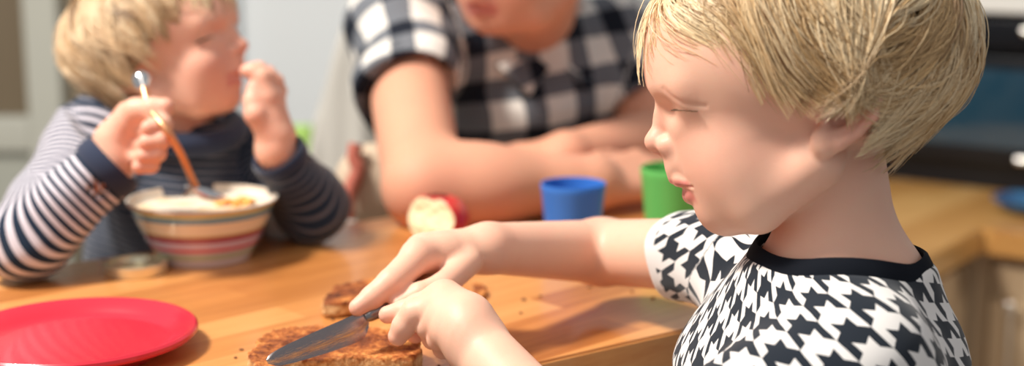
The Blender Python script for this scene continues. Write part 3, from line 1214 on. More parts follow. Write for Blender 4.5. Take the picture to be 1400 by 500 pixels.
def lashes(fr, parent, sides, n=30, mat=None, L0=13, c1=36.0, wd=1.1):
    r = np.random.RandomState(3)
    for s in sides:
        m = MB()
        for i in range(n):
            u = i / (n - 1)
            th = math.radians(-20 + 96 * u)                         # round the eyeball towards the temple
            c0 = c1 - 0.006 * (28.5 * math.sin(th)) ** 2
            p0 = np.array([131 + 28.3 * math.cos(th), (62 + 28.3 * math.sin(th)) * s, c0])
            out = np.array([math.cos(th), math.sin(th) * s, 0])
            L = L0 * (.75 + .4 * r.rand()) * (1.15 - .3 * u)
            sw = np.array([0, s * (u - .3) * 4, (r.rand() - .5) * 2])
            pts = [p0 - out, p0 + out * L * .5 - [0, 0, L * .30] + sw * .4, p0 + out * L + sw - [0, 0, L * .38]]
            m.tube(fr.wor(np.array(pts)), [wd / S0, .75 * wd / S0, .2 * wd / S0], 4)
        o = m.build('eyelashes', mat or LASH, parent)


EYE_W = simple('eye_white', (0.85, 0.83, 0.8), rough=0.15)
BLACK = simple('pupil_black', (0.01, 0.01, 0.012), rough=0.1)
LASH = simple('lash_brown', (0.16, 0.10, 0.06), rough=0.5)

boy = empty('person', (CH[0], CH[1], TAB - 0.25),
            'child with tousled blond hair in a black and white houndstooth shirt cutting toast', 'person')
boy_body = skin_mesh('body', body1, O1 + [-0.40, -0.30, -0.30], O1 + [0.22, 0.36, 0.26], 0.0012, FR1, SKIN, boy, (RH, LH))
lashes(FR1, boy, (1, -1), 30, L0=17)
eye_parts(FR1, boy, (1, -1))

TIPS1 = [(240, 0, 84), (236, 30, 70), (220, 62, 66), (184, 98, 78), (128, 128, 84), (84, 140, 62), (48, 148, 30), (8, 160, 14), (-30, 170, 12),
         (-56, 168, 22), (-70, 142, -36), (-84, 104, -62), (-104, 72, -64), (-122, 36, -58), (-126, 0, -56)]
make_hair('hair', FR1, HAIR, boy, TIPS1, 300, 60, 0.95, 11, R=(220, 160, 168), cen=(-4, 0, 112), sway=0.13, curl=.022, lockw=.012, puff=.13)


# shirt of the boy
LAT = LSH - RSH; LAT[2] = 0; LAT /= np.linalg.norm(LAT)
FRT = np.array([-abs(LAT[1]), LAT[0] * np.sign(-LAT[1]) * -1, 0]); FRT = np.cross([0, 0, 1], LAT); FRT /= np.linalg.norm(FRT)
if FRT[0] > 0: FRT = -FRT
TC = at(1088, 470, 0.935)
SLE = RSH + (REL - RSH) * 0.46
SLN = LSH + (LEL - LSH) * 0.74


def torso(p, c, fr_, la, rf, rl, ztop, zbot, k_=.05):
    q = p - c
    f, l = q @ fr_, q @ la
    e = (np.sqrt((f / rf) ** 2 + (l / rl) ** 2) - 1) * rf
    e = smax(e, p[:, 2] - ztop, k_)
    return smax(e, zbot - p[:, 2], .01)


def shirt1_raw(p):
    d = torso(p, TC, FRT, LAT, .074, .100, LSH[2] - .004, TAB - .26, .06)
    d = smin(d, cone(p, LSH - [0, 0, .014], RSH - [0, 0, .014], .033, .031), .035)
    nc = (np.hypot(*(p[:, :2] - NB[:2]).T) - (.0585 + .42 * (ZR - p[:, 2]))) * .85
    nc = smax(smax(nc, p[:, 2] - ZR, .006), (ZR - .07) - p[:, 2], .01)
    d = smin(d, nc, .025)
    return d


def shirt1(p, hole=True):
    d = shirt1_raw(p)
    s = cone(p, RSH, SLE, .038, .0335)
    s = smax(s, (p - SLE) @ ((REL - RSH) / np.linalg.norm(REL - RSH)), .003)
    d = smin(d, s, .022)
    s = cone(p, LSH - [0, 0, .018], SLN, .040, .046)
    s = smax(s, (p - SLN) @ ((LEL - LSH) / np.linalg.norm(LEL - LSH)), .003)
    d = smin(d, s, .03)
    d = d + fold(p, .0011, 1.0)
    if not hole: return d
    # openings at sleeves and neck
    d = smax(d, -cone(p, SLE - (REL - RSH) * .12, SLE + (REL - RSH) * .2, .0295, .0305), .001)
    d = smax(d, -cone(p, SLN - (LEL - LSH) * .12, SLN + (LEL - LSH) * .2, .040, .042), .001)
    d = smax(d, -(ell(p, [NB[0], NB[1], ZR + .006], (.0535, .0555, .024))), .004)
    return d


def hounds_mat():
    m, nt, p = newmat('houndstooth_jersey')
    g = N(nt)
    sep = g.new('ShaderNodeSeparateXYZ')
    g.link(g.attr('cloth', 'Vector'), sep.inputs[0])
    wob = g.math('MULTIPLY', g.math('SUBTRACT', g.noise(g.obj(), 25, 2), 0.5), 0.004)
    P_ = 0.0275
    X = g.math('DIVIDE', g.math('ADD', sep.outputs[0], wob), P_ / 8)
    Y = g.math('DIVIDE', g.math('ADD', sep.outputs[1], wob), P_ / 8)
    fl = lambda a, b: g.math('FLOORED_MODULO', a, b)
    tw = g.math('LESS_THAN', fl(g.math('ADD', X, Y), 4.0), 2.0)
    wa = g.math('LESS_THAN', fl(X, 8.0), 4.0)
    we = g.math('LESS_THAN', fl(Y, 8.0), 4.0)
    bl = g.math('ADD', g.math('MULTIPLY', tw, wa), g.math('MULTIPLY', g.math('SUBTRACT', 1.0, tw), we))
    bl = g.math('MULTIPLY', bl, g.math('SUBTRACT', 1.0, sep.outputs[2], clamp=True))
    c = g.mix(bl, (0.82, 0.79, 0.76), (0.012, 0.018, 0.028))
    g.link(c, p.inputs['Base Color'])
    setp(p, rough=0.9, sheen=0.2, spec=0.2)
    g.bump(g.noise(g.obj(), 1500, 2), p, 0.25, 0.0004)
    return m


HOUND = hounds_mat()
NAVY = simple('black_rib', (0.006, 0.008, 0.013), rough=0.9, spec=0.15)
V, Fc = polygonise(shirt1, TC - [.25, .3, .30], TC + [.2, .3, .2], 0.0016)
al, ar, wh = bone_attr(V, [(RSH, SLE, .036, .034, .0, LAT), (LSH, SLN, .044, .046, .0, FRT)])
q = V - TC
ang = np.arctan2(q @ LAT, q @ FRT)
rho = np.hypot(q @ LAT, q @ FRT)
tu = ang * .098; tv = V[:, 2] - rho * 0.75
near_r = cone(V, RSH + (SLE - RSH) * .25, SLE, .036, .034)
near_l = cone(V, LSH + (SLN - LSH) * .45, SLN, .044, .046)
body_d = shirt1_raw(V)
mr = near_r < body_d - .004
u = np.where(mr, ar, tu); v = np.where(mr, al, tv)
cs, sn = math.cos(.35), math.sin(.35)
hem = np.where(mr & (al > np.linalg.norm(SLE - RSH) - .011), 1.0, 0.0)
cl = np.stack([u * cs - v * sn, u * sn + v * cs, hem], -1)
shirt = mesh('shirt', V, Fc, HOUND, boy, True, {'cloth': cl})


def strip_ring(P_in, P_out, th, nrm):
    """closed band between two rings of points, thickness th"""
    n = len(P_in)
    rows = [P_in - nrm * th, P_in + nrm * th, (P_in + P_out) / 2 + nrm * th * 1.5, P_out + nrm * th, P_out - nrm * th]
    m = MB()
    Vv = np.concatenate(rows)
    Ff = []
    R_ = len(rows)
    for a in range(R_):
        b = (a + 1) % R_
        for i in range(n):
            j = (i + 1) % n
            Ff.append((a * n + i, a * n + j, b * n + j, b * n + i))
    m.add(Vv, Ff)
    return m


def drop(f, xy, z0, z1):
    """height at which the vertical line through each xy meets f = 0"""
    z = np.full(len(xy), float(z0)); done = np.zeros(len(xy), bool)
    for _ in range(300):
        p = np.column_stack([xy, z]); d = f(p)
        done |= (d < .0003) | (z < z1)
        if done.all(): break
        z = np.where(done, z, z - np.maximum(d * .6, .0002))
    return z


an = np.linspace(0, 2 * math.pi, 96, endpoint=False)
ex = FRT; ey = LAT
NB = np.array([NB[0], NB[1], ZR])
cc = NB + [0, 0, 0]
rin = cc[:2] + np.outer(np.cos(an) * .0530, ex[:2]) + np.outer(np.sin(an) * .0545, ey[:2])
rout = cc[:2] + np.outer(np.cos(an) * .0650, ex[:2]) + np.outer(np.sin(an) * .0670, ey[:2])
f_ = lambda w: shirt1(w, False)
zi = drop(f_, rin, ZR + .03, ZR - .06); zo = drop(f_, rout, ZR + .03, ZR - .06)
Pi = np.column_stack([rin, zi + .001]); Po = np.column_stack([rout, zo + .0008])
zm = np.maximum(zi, zo) * .5 + (zi + zo) * .25 + .003
def ring_at(ra, rb, z): return np.column_stack([cc[:2] + np.outer(np.cos(an) * ra, ex[:2]) + np.outer(np.sin(an) * rb, ey[:2]), z])
rows = [ring_at(.0535, .0555, zm - .006), ring_at(.0520, .0540, zm + .0055), ring_at(.0530, .0550, zm + .0068), ring_at(.0545, .0565, zm + .0058), ring_at(.0580, .0600, zm - .0005), ring_at(.0595, .0615, zm - .006)]
m = MB(); n_ = len(an)
m.add(np.concatenate(rows), [(a * n_ + i, a * n_ + (i + 1) % n_, ((a + 1) % 6) * n_ + (i + 1) % n_, ((a + 1) % 6) * n_ + i) for a in range(6) for i in range(n_)])
m.build('collar', NAVY, boy)


# ------------------------------------------------------------------ red plate
RED = simple('red_plastic', (0.60, 0.022, 0.045), rough=0.25, coat=0.2)
PZ = TAB + .017
pr = on(269, 447, PZ); pc = on(104, 449, PZ)
R_ = np.linalg.norm(pr - pc)
m = MB()
prof = [(0, .0065), (R_ * .70, .0065), (R_ * .76, .0075), (R_ * .80, .0100), (R_ * .93, .0162), (R_ * .975, .0172), (R_ * .995, .0158), (R_, .0135),
        (R_ * .985, .0115), (R_ * .90, .0095), (R_ * .78, .0030), (R_ * .74, .0), (R_ * .70, .0), (R_ * .69, .002), (0, .002)]
m.lathe(prof, (0, 0, 0), 128)
pl = m.build('plate', RED, None)
pl.location = (pc[0], pc[1], TAB + .0003)
tag(pl, 'shiny bright red plastic plate with raised rim on the wooden table', 'plate')

# ------------------------------------------------------------------ striped bowl
bc = on(287, 352)
sc_b = F / ((bc - CAM) @ FW)
BR = 101 / sc_b
# height whose rim projects to the photo's rim
BH = min(np.linspace(.04, .1, 121), key=lambda z: abs(250 - F * ((np.array([bc[0], bc[1], TAB + z]) - CAM) @ UP) / ((np.array([bc[0], bc[1], TAB + z]) - CAM) @ FW) - 270))
bx = (280 - 700) / F * ((bc - CAM) @ FW)


def bowl_mat():
    m, nt, p = newmat('striped_glaze')
    g = N(nt)
    sep = g.new('ShaderNodeSeparateXYZ')
    g.link(g.new('ShaderNodeTexCoord').outputs['Object'], sep.inputs[0])
    t = g.math('DIVIDE', sep.outputs[2], BH)
    st = [(0, (.74, .70, .74)), (.13, (.50, .58, .42)), (.23, (.62, .52, .66)), (.27, (.66, .16, .18)), (.34, (.64, .52, .70)), (.44, (.38, .09, .14)),
          (.54, (.60, .48, .22)), (.58, (.84, .74, .58)), (.78, (.17, .36, .55)), (.88, (.62, .66, .30)), (.93, (.66, .46, .30)), (.985, (.84, .78, .68))]
    c = g.ramp(t, st, 'CONSTANT')
    inside = g.attr('inner')
    c = g.mix(inside, c, (.84, .78, .68))
    g.link(c, p.inputs['Base Color'])
    setp(p, rough=0.2, coat=0.4)
    return m


prof = [(0, .002), (BR * .50, .002), (BR * .54, 0), (BR * .60, 0), (BR * .64, .006), (BR * .76, BH * .35), (BR * .88, BH * .68), (BR * .965, BH * .94),
        (BR, BH * .965), (BR * .995, BH), (BR * .97, BH), (BR * .945, BH * .93), (BR * .86, BH * .66), (BR * .73, BH * .33), (BR * .58, .010), (BR * .4, .007), (0, .006)]
m = MB(); m.lathe(prof, (0, 0, 0), 96)
inn = np.zeros(len(m.v)); ki = 0
n_out = 1 + 96 * 9
inn[n_out + 96:] = 1
bowl = m.build('bowl', bowl_mat(), None, attrs={'inner': inn})
bowl.location = (bx, bc[1], TAB + .0003)
tag(bowl, 'striped ceramic cereal bowl in blue, cream, maroon and lilac bands', 'bowl')
# milk and cereal in it
m, nt, p = newmat('milky_cereal')
g = N(nt)
nz = g.noise(g.obj(), 45, 3)
g.link(g.ramp(nz, [(.45, (.90, .80, .66)), (.66, (.84, .60, .34))]), p.inputs['Base Color'])
setp(p, rough=.35)
CER = m
m = MB()
m.lathe([(0, .002), (BR * .885, .002), (BR * .895, 0), (BR * .82, -.012), (0, -.012)], (0, 0, 0), 64)
o = m.build('porridge', CER, None)
o.location = (bx, bc[1], TAB + BH * .82)
tag(o, 'pale milky cereal filling the striped bowl', 'cereal')
r = np.random.RandomState(4)
FLK = simple('orange_flake', (.85, .42, .10), rough=.6)
for i in range(9):
    a = r.rand() * 6.28; rr = BR * .22 * math.sqrt(r.rand())
    m = MB()
    m.lathe([(0, .0025), (.005, .0015), (.0068, 0), (.005, -.002), (0, -.003)], (0, 0, 0), 12)
    V_ = np.array(m.v); V_ += vnoise(V_ + i, 160)[:, None] * .002
    m.v = [tuple(v) for v in V_]
    o = m.build('cereal_flake', FLK, None)
    o.location = (bx + BR * .42 + rr * math.cos(a), bc[1] + BR * .15 + rr * math.sin(a), TAB + BH * .82 + .0045)
    o.rotation_euler = (r.rand() * .5, r.rand() * .5, r.rand() * 6)
    tag(o, 'orange cereal flake floating on the milk in the bowl', 'cereal flake', 'cereal flakes in the bowl')

# ------------------------------------------------------------------ jar lid
GOLD = simple('gold_lacquered_tin', (.86, .80, .58), rough=.3, metal=.75)
lc = on(186, 372)
LR = 43 / (F / ((lc - CAM) @ FW))
m = MB()
m.lathe([(0, .0030), (LR * .80, .0030), (LR * .84, .0042), (LR * .86, .0096), (LR * .93, .0104), (LR, .0094), (LR * 1.0, .0015), (LR * .985, 0), (LR * .80, 0), (LR * .78, .001), (0, .001)], (0, 0, 0), 64)
lid = m.build('jar_lid', GOLD, None)
lid.location = (lc[0], lc[1], TAB + .0003)
tag(lid, 'small gold tin jar lid lying on the table before the striped bowl', 'lid')

# ------------------------------------------------------------------ white dish behind the bowl
WHT = simple('pale_blue_glaze', (.62, .70, .72), rough=.25)
wc = on(386, 322)
m = MB()
m.lathe([(0, .003), (.012, .003), (.013, 0), (.016, 0), (.020, .008), (.0245, .020), (.026, .028), (.0248, .028), (.0232, .020), (.018, .009), (.012, .005), (0, .005)], (0, 0, 0), 48)
o = m.build('egg_cup', WHT, None)
o.location = (wc[0], wc[1], TAB + .0003)
tag(o, 'small pale blue white cup standing just behind the striped bowl', 'cup')

# ------------------------------------------------------------------ plastic cups
def cup(px, wpx, ytop, ybot, col, label):
    b = on(px, ybot)
    dd = (b - CAM) @ FW
    Rr = wpx / 2 / (F / dd)
    H = min(np.linspace(.02, .12, 201), key=lambda z: abs(250 - F * ((np.array([b[0], b[1], TAB + z]) - CAM) @ UP) / ((np.array([b[0], b[1], TAB + z]) - CAM) @ FW) - ytop))
    mt, nt, p = newmat('plastic_' + label.split()[0])
    p.inputs['Base Color'].default_value = (*col, 1)
    setp(p, rough=.3, trans=.18, ior=1.3)
    q = .80
    m = MB()
    m.lathe([(0, .003), (Rr * q * .9, .003), (Rr * q * .93, 0), (Rr * q, .0015), (Rr * (q + .17), H * .86), (Rr * .99, H * .90), (Rr, H * .985), (Rr * .985, H), (Rr * .95, H * .99),
             (Rr * .93, H * .85), (Rr * (q - .04), .008), (Rr * q * .6, .006), (0, .006)], (0, 0, 0), 72)
    o = m.build('plastic_cup', mt, None)
    o.location = (b[0], b[1], TAB + .0003)
    tag(o, label, 'cup')
    return o


cup(783, 89, 250, 337, (.055, .22, .70), 'blue plastic drinking cup on the table in front of the adult')
cup(920, 92, 228, 322, (.16, .58, .15), 'green plastic drinking cup beside the face of the boy cutting toast')

# ------------------------------------------------------------------ apple with a bite
ac = on(598, 338)
ad = (ac - CAM) @ FW
AR = .0305
ap_c = ac + [0, 0, AR * .93]
bn = np.array([-.62, -.75, .12]); bn /= np.linalg.norm(bn)


def apple0(p):
    q = p - ap_c
    rho = np.hypot(q[:, 0], q[:, 1])
    d = np.sqrt((rho - AR * .32) ** 2 * 1.0 + (q[:, 2] * .98) ** 2) - AR * .72
    d = np.where(rho < AR * .32, np.maximum(d, np.abs(q[:, 2]) - AR * .66), d)
    return smin(d, ell(p, ap_c - [0, 0, AR * .1], (AR * .88, AR * .88, AR * .72)), .006)


def apple1(p):
    d = apple0(p)
    q = p - ap_c
    s = q @ bn - AR * .30 + .0008 * np.sin(q[:, 2] * 260) + vnoise(p, 200) * .002
    return smax(d, s, .001)


V, Fc = polygonise(apple1, ap_c - .05, ap_c + .05, .0012)
fl = (apple0(V) < -.0009).astype(float)
m, nt, p = newmat('apple')
g = N(nt)
sk = g.ramp(g.noise(g.mapping(g.obj(), scale=(1, 1, .3)), 60, 3), [(.35, (.50, .012, .02)), (.6, (.66, .05, .04)), (.8, (.80, .40, .12))])
g.link(g.mix(g.attr('flesh'), sk, (.90, .82, .52)), p.inputs['Base Color'])
setp(p, rough=.3, sss=.1, sss_scale=.003)
tag(mesh('apple', V, Fc, m, None, True, {'flesh': fl}), 'red apple with a large bite showing cream flesh', 'apple')

# ------------------------------------------------------------------ toast
def toast_mat():
    m, nt, p = newmat('toasted_bread')
    g = N(nt)
    o = g.obj()
    n1 = g.noise(o, 34, 4, .6); n2 = g.noise(o, 320, 4, .65); n3 = g.noise(o, 110, 4, .6)
    t = g.math('ADD', g.math('MULTIPLY', n1, .9), g.math('ADD', g.math('MULTIPLY', n2, .35), g.math('MULTIPLY', n3, .45)))
    topc = g.ramp(t, [(.66, (.07, .016, .005)), (.80, (.24, .060, .014)), (.93, (.48, .15, .032)), (1.0, (.66, .28, .075))])
    t2 = g.math('ADD', g.math('MULTIPLY', n2, .6), g.math('MULTIPLY', n3, .5))
    side = g.ramp(t2, [(.35, (.26, .10, .035)), (.52, (.60, .33, .13)), (.68, (.82, .58, .30))])
    g.link(g.mix(g.attr('side'), topc, side), p.inputs['Base Color'])
    setp(p, rough=.75, spec=.35)
    g.bump(n2, p, .8, .0016)
    return m


TOAST = toast_mat()


def slice_(name, px, z, th, label, seed, grp=None, cavity=None):
    P = np.array([on(x, y, z + th)[:2] for x, y in px])
    cm = P.mean(0)
    Pm = np.array([*cm, z])

    def f(p):
        d2 = poly2d(p[:, :2] + np.stack([vnoise(p + seed, 70), vnoise(p + 7 + seed, 70)], -1) * .006, P) - .001
        zz = p[:, 2] - z
        dz = np.maximum(zz - th + .0022 * (vnoise(p * [1, 1, .1] + seed, 45) + .3) - .003 * np.exp(-(d2 / .004) ** 2) * .4, -zz)
        d = smax(d2, dz, .004)
        return d + vnoise(p, 230) * .0016 + vnoise(p + 3, 520) * .0009
    ext = np.abs(P - cm).max() + .015
    V, Fc = polygonise(f, [cm[0] - ext, cm[1] - ext, z - .004], [cm[0] + ext, cm[1] + ext, z + th + .008], .0009, 1)
    V[:, 2] = np.maximum(V[:, 2], z)
    d2 = poly2d(V[:, :2], P)
    side = np.clip((d2 + .0035) / .003, 0, 1) * np.clip((z + th - .001 - V[:, 2]) / .003, 0, 1)
    o = mesh(name, V - Pm, Fc, TOAST, None, True, {'side': side}, False)
    o.location = Pm
    return tag(o, label, 'toast', grp)


slice_('toast', [(341, 486), (352, 462), (372, 447), (430, 444), (505, 446), (548, 452), (572, 462), (577, 478), (560, 488), (470, 486), (392, 490), (360, 512)], TAB + .0004, .0165,
       'browned slice of toast being cut, under the knife', 2.0)
slice_('toast', [(441, 404), (455, 390), (500, 380), (556, 378), (600, 384), (598, 404), (550, 412), (480, 412), (446, 414)], TAB + .0004, .0125,
       'second browned piece of toast lying behind the knife hand', 9.0)
slice_('toast_crumb', [(646, 392), (652, 386), (660, 387), (663, 395), (657, 401), (648, 400)], TAB + .0003, .006, 'dark toast crust crumb on the table below the forearm', 5.0)
r = np.random.RandomState(8)
for i, (x, y) in enumerate([(716, 410), (739, 405), (864, 399), (893, 408), (806, 393), (712, 428), (455, 437), (600, 500), (322, 489), (330, 478)]):
    m = MB()
    m.lathe([(0, .0014), (.0011, .0009), (.0014, 0.0002), (.001, 0), (0, 0)], (0, 0, 0), 8)
    V_ = np.array(m.v) * [1.0 + r.rand() * .4, 1, 1] * (.8 + .7 * r.rand())
    m.v = [tuple(v) for v in V_]
    o = m.build('toast_crumb', simple('crumb_brown', (.20, .08, .03), rough=.8) if i == 0 else bpy.data.materials['crumb_brown'], None)
    o.location = on(x, y, TAB + .0003)
    o.rotation_euler = (0, 0, r.rand() * 6)
    tag(o, 'tiny brown toast crumb lying on the table top', 'crumb', 'loose toast crumbs')

# ------------------------------------------------------------------ butter knife
spine = [(363, 491), (372, 482), (396, 469), (440, 449), (482, 431), (505, 423)]
edge = [(367, 497), (384, 499.5), (418, 491), (460, 478), (495, 464), (504, 448)]
dep = lambda x, e: .958 + (x - 363) / (505 - 363) * .040 - (.004 if e else 0)
n = 40
sp = spline([at(x, y, dep(x, 0)) for x, y in spine], 8)
ed = spline([at(x, y, dep(x, 1)) for x, y in edge], 8)
sp, ed = np.array(sp), np.array(ed)
bn_ = np.cross(sp[-1] - sp[0], ed[20] - sp[20]); bn_ /= np.linalg.norm(bn_)
rows = []
nv = len(sp); K = 9
VV, FF, UVb = [], [], []
for side_ in (1, -1):
    for i in range(nv):
        for j in range(K):
            w = j / (K - 1)
            th = .0008 * (1 - w ** 2 * .9) * (1 if 0 < j < K - 1 else .35)
            VV.append(sp[i] * (1 - w) + ed[i] * w + bn_ * th * side_)
            UVb.append((i / nv * .12, w, side_))
base2 = nv * K
for i in range(nv - 1):
    for j in range(K - 1):
        a, b, c_, d_ = i * K + j, (i + 1) * K + j, (i + 1) * K + j + 1, i * K + j + 1
        FF.append((a, b, c_, d_)); FF.append((base2 + a, base2 + d_, base2 + c_, base2 + b))
    for j in (0, K - 1):
        a, b = i * K + j, (i + 1) * K + j
        FF.append((a, base2 + a, base2 + b, b))
for i in (0, nv - 1):
    for j in range(K - 1):
        a, b = i * K + j, i * K + j + 1
        FF.append((a, b, base2 + b, base2 + a))
kn = empty('butter_knife', at(500, 437, .997), 'steel table knife smeared with spread cutting the toast', 'knife')
m = MB(); m.add(VV, FF)
uvb = np.array(UVb); uvb[:, 1] = uvb[:, 1]
m.build('blade', steel('blade_steel', .22, True), kn, attrs={'bl': uvb * [1, 1, 0] + [0, 0, 0]})
m = MB()
hp = spline([at(498, 434, .996), at(512, 427, 1.0), at(545, 413, 1.012), (RH['middle'][0][2] + RH['middle'][0][1]) / 2 + [.004, 0, -.004], at(592, 394, 1.040), at(622, 382, 1.052)], 6)
m.tube(hp, list(np.interp(np.linspace(0, 1, len(hp)), [0, .12, .4, 1], [.0036, .0050, .0058, .0066])), 16)
m.build('handle', simple('dark_steel_handle', (.30, .29, .29), rough=.32, metal=.9), kn)

# ------------------------------------------------------------------ striped jersey, checked shirt
def stripe_mat():
    m, nt, p = newmat('striped_jersey')
    g = N(nt)
    sp = g.new('ShaderNodeSeparateXYZ')
    g.link(g.attr('cloth', 'Vector'), sp.inputs[0])
    wob = g.math('MULTIPLY', g.math('SUBTRACT', g.noise(g.obj(), 14, 2), .5), .003)
    t = g.math('FRACT', g.math('DIVIDE', g.math('ADD', sp.outputs[0], wob), .0074))
    arm = g.math('GREATER_THAN', g.math('PINGPONG', t, .5), g.math('ADD', .36, g.math('MULTIPLY', sp.outputs[1], -.10)))
    c = g.mix(arm, (.008, .022, .048), g.mix(sp.outputs[1], (.085, .09, .115), (.66, .62, .68)))
    g.link(c, p.inputs['Base Color'])
    setp(p, rough=.9, sheen=.25, spec=.2)
    g.bump(g.noise(g.obj(), 1300, 2), p, .3, .0005)
    return m


STRIPE = stripe_mat()
NAVYR = simple('navy_rib', (.012, .022, .055), rough=.9, sheen=.2)


def check_mat():
    m, nt, p = newmat('checked_cotton')
    g = N(nt)
    sp = g.new('ShaderNodeSeparateXYZ')
    g.link(g.attr('cloth', 'Vector'), sp.inputs[0])
    P_ = .066
    wob = g.math('MULTIPLY', g.math('SUBTRACT', g.noise(g.obj(), 9, 2), .5), .012)
    a = g.math('FRACT', g.math('DIVIDE', g.math('ADD', sp.outputs[0], wob), P_))
    b = g.math('FRACT', g.math('DIVIDE', g.math('ADD', sp.outputs[1], wob), P_))
    A = g.math('LESS_THAN', a, .44); B = g.math('LESS_THAN', b, .44)
    s = g.math('DIVIDE', g.math('ADD', A, B), 2.0)
    c = g.ramp(s, [(0, (.80, .76, .70)), (.3, (.16, .17, .19)), (.8, (.010, .013, .022))], 'CONSTANT')
    g.link(c, p.inputs['Base Color'])
    setp(p, rough=.85, spec=.2)
    g.bump(g.noise(g.obj(), 1200, 2), p, .2, .0005)
    return m


CHECK = check_mat()


def cut_end(p, s, a, b, end, ro, ri):
    """cuts a sleeve off at end (a point on a->b) and hollows it there"""
    a = np.asarray(a); b = np.asarray(b)
    d = (b - a) / np.linalg.norm(b - a)
    s = smax(s, (p - end) @ d, .002)
    return smax(s, -cone(p, end - d * .018, end + d * .03, ri, ri), .001)


def band(name, c, d, r, w, mat, parent, th=.002):
    """a knitted cuff: a short ring round the limb"""
    d = np.array(d) / np.linalg.norm(d)
    a = np.cross(d, [.1, .3, .9]); a /= np.linalg.norm(a)
    R = np.stack([a, np.cross(d, a), d], 1)
    m = MB()
    m.lathe([(r - th, -w / 2), (r, -w / 2 - .001), (r + th, -w * .3), (r + th, w * .3), (r, w / 2 + .001), (r - th, w / 2), (r - th, -w / 2)], c, 40, R)
    return m.build(name, mat, parent)


# ------------------------------------------------------------------ the boy eating cereal
O2 = at(230, 102, 1.40)
n2 = (O2 - CAM) / np.linalg.norm(O2 - CAM)
r2 = RT - (RT @ n2) * n2; r2 /= np.linalg.norm(r2)
u2 = np.cross(r2, n2)
yw, tl = math.radians(25), math.radians(24)
fh = math.cos(yw) * r2 - math.sin(yw) * n2
FR2 = Frame(O2, math.cos(tl) * fh + math.sin(tl) * u2, math.cos(tl) * u2 - math.sin(tl) * fh, 0.87)

N0, N1 = FR2.wor((-30, 0, -60)), at(246, 212, 1.43)
SR, SL = at(140, 184, 1.40), at(345, 222, 1.50)          # his right shoulder is at the left of the picture
ER, WR_ = at(38, 328, 1.250), at(150, 226, 1.262)
EL, WL = at(428, 280, 1.395), at(376, 205, 1.345)
F2 = dict(
    palm=[(k(160, 190, 1.262), k(176, 158, 1.262), .0185, .0125), (k(160, 200, 1.268), k(174, 176, 1.27), .0190, .0130),
          (k(158, 210, 1.266), k(172, 196, 1.272), .0185, .0125), (k(158, 220, 1.262), k(170, 212, 1.268), .0170, .0115)],
    index=[(k(178, 160, 1.262), k(214, 158, 1.242), k(222, 170, 1.232), k(203, 175, 1.226)), (.0115, .0100, .0085, .0070)],
    middle=[(k(176, 177, 1.268), k(216, 179, 1.240), k(221, 191, 1.230), k(200, 195, 1.226)), (.0115, .0100, .0085, .0070)],
    ring=[(k(174, 196, 1.270), k(211, 199, 1.242), k(215, 209, 1.232), k(196, 213, 1.228)), (.0110, .0095, .0080, .0068)],
    little=[(k(172, 212, 1.268), k(202, 217, 1.244), k(206, 225, 1.236), k(190, 228, 1.230)), (.0098, .0085, .0075, .0062)],
    thumb=[(k(168, 178, 1.256), k(186, 152, 1.246), k(208, 148, 1.240), k(226, 146, 1.238)), (.0140, .0115, .0095, .0078)])
F3 = dict(
    palm=[(k(376, 186, 1.342), k(366, 136, 1.338), .0165, .0118), (k(378, 186, 1.350), k(370, 136, 1.352), .0165, .0118),
          (k(378, 188, 1.360), k(374, 142, 1.366), .0160, .0112)],
    index=[(k(364, 132, 1.336), k(358, 106, 1.334), k(346, 97, 1.334), k(337, 97, 1.334)), (.0112, .0092, .0078, .0064)],
    middle=[(k(369, 132, 1.352), k(366, 106, 1.350), k(354, 95, 1.348), k(342, 95, 1.348)), (.0112, .0092, .0078, .0064)],
    ring=[(k(373, 138, 1.366), k(376, 112, 1.366), k(366, 100, 1.364), k(354, 98, 1.362)), (.0104, .0086, .0074, .0062)],
    little=[(k(376, 144, 1.376), k(381, 124, 1.380), k(376, 112, 1.378), k(366, 108, 1.376)), (.0092, .0078, .0068, .0056)],
    thumb=[(k(366, 178, 1.336), k(350, 156, 1.328), k(346, 138, 1.330), k(347, 122, 1.332)), (.0125, .0108, .0090, .0074)])


T2 = at(244, 290, 1.53)


def body2(p):
    hc = FR2.wor((10, 0, 60))
    d = np.linalg.norm(p - hc, axis=1) - .14
    m = near(p, hc, .26)
    if m.any(): d[m] = head_sdf(FR2.loc(p[m]), smile=1.0) / FR2.s
    d = smin(d, cone(p, N0, N1, .034, .038), .012)
    t = smin(cone(p, N1, [T2[0], T2[1], SL[2] - .08], .036, .05), cone(p, SR * .8 + SL * .2 - [0, 0, .012], SL - [0, 0, .008], .020, .020), .012)
    d = smin(d, t, .02)
    d = smin(d, chain(p, [SR * .85 + N1 * .15 - [0, 0, .008], ER, WR_], (.018, .024, .0172), .003), .006)
    d = smin(d, chain(p, [SL, EL, WL], (.024, .024, .0180), .003), .006)
    for H, w in ((F2, WR_), (F3, WL)):
        m = near(p, H['palm'][0][1], .16)
        if m.any(): d[m] = smin(d[m], hand_sdf(p[m], H, w, .0180), .004)
    return d


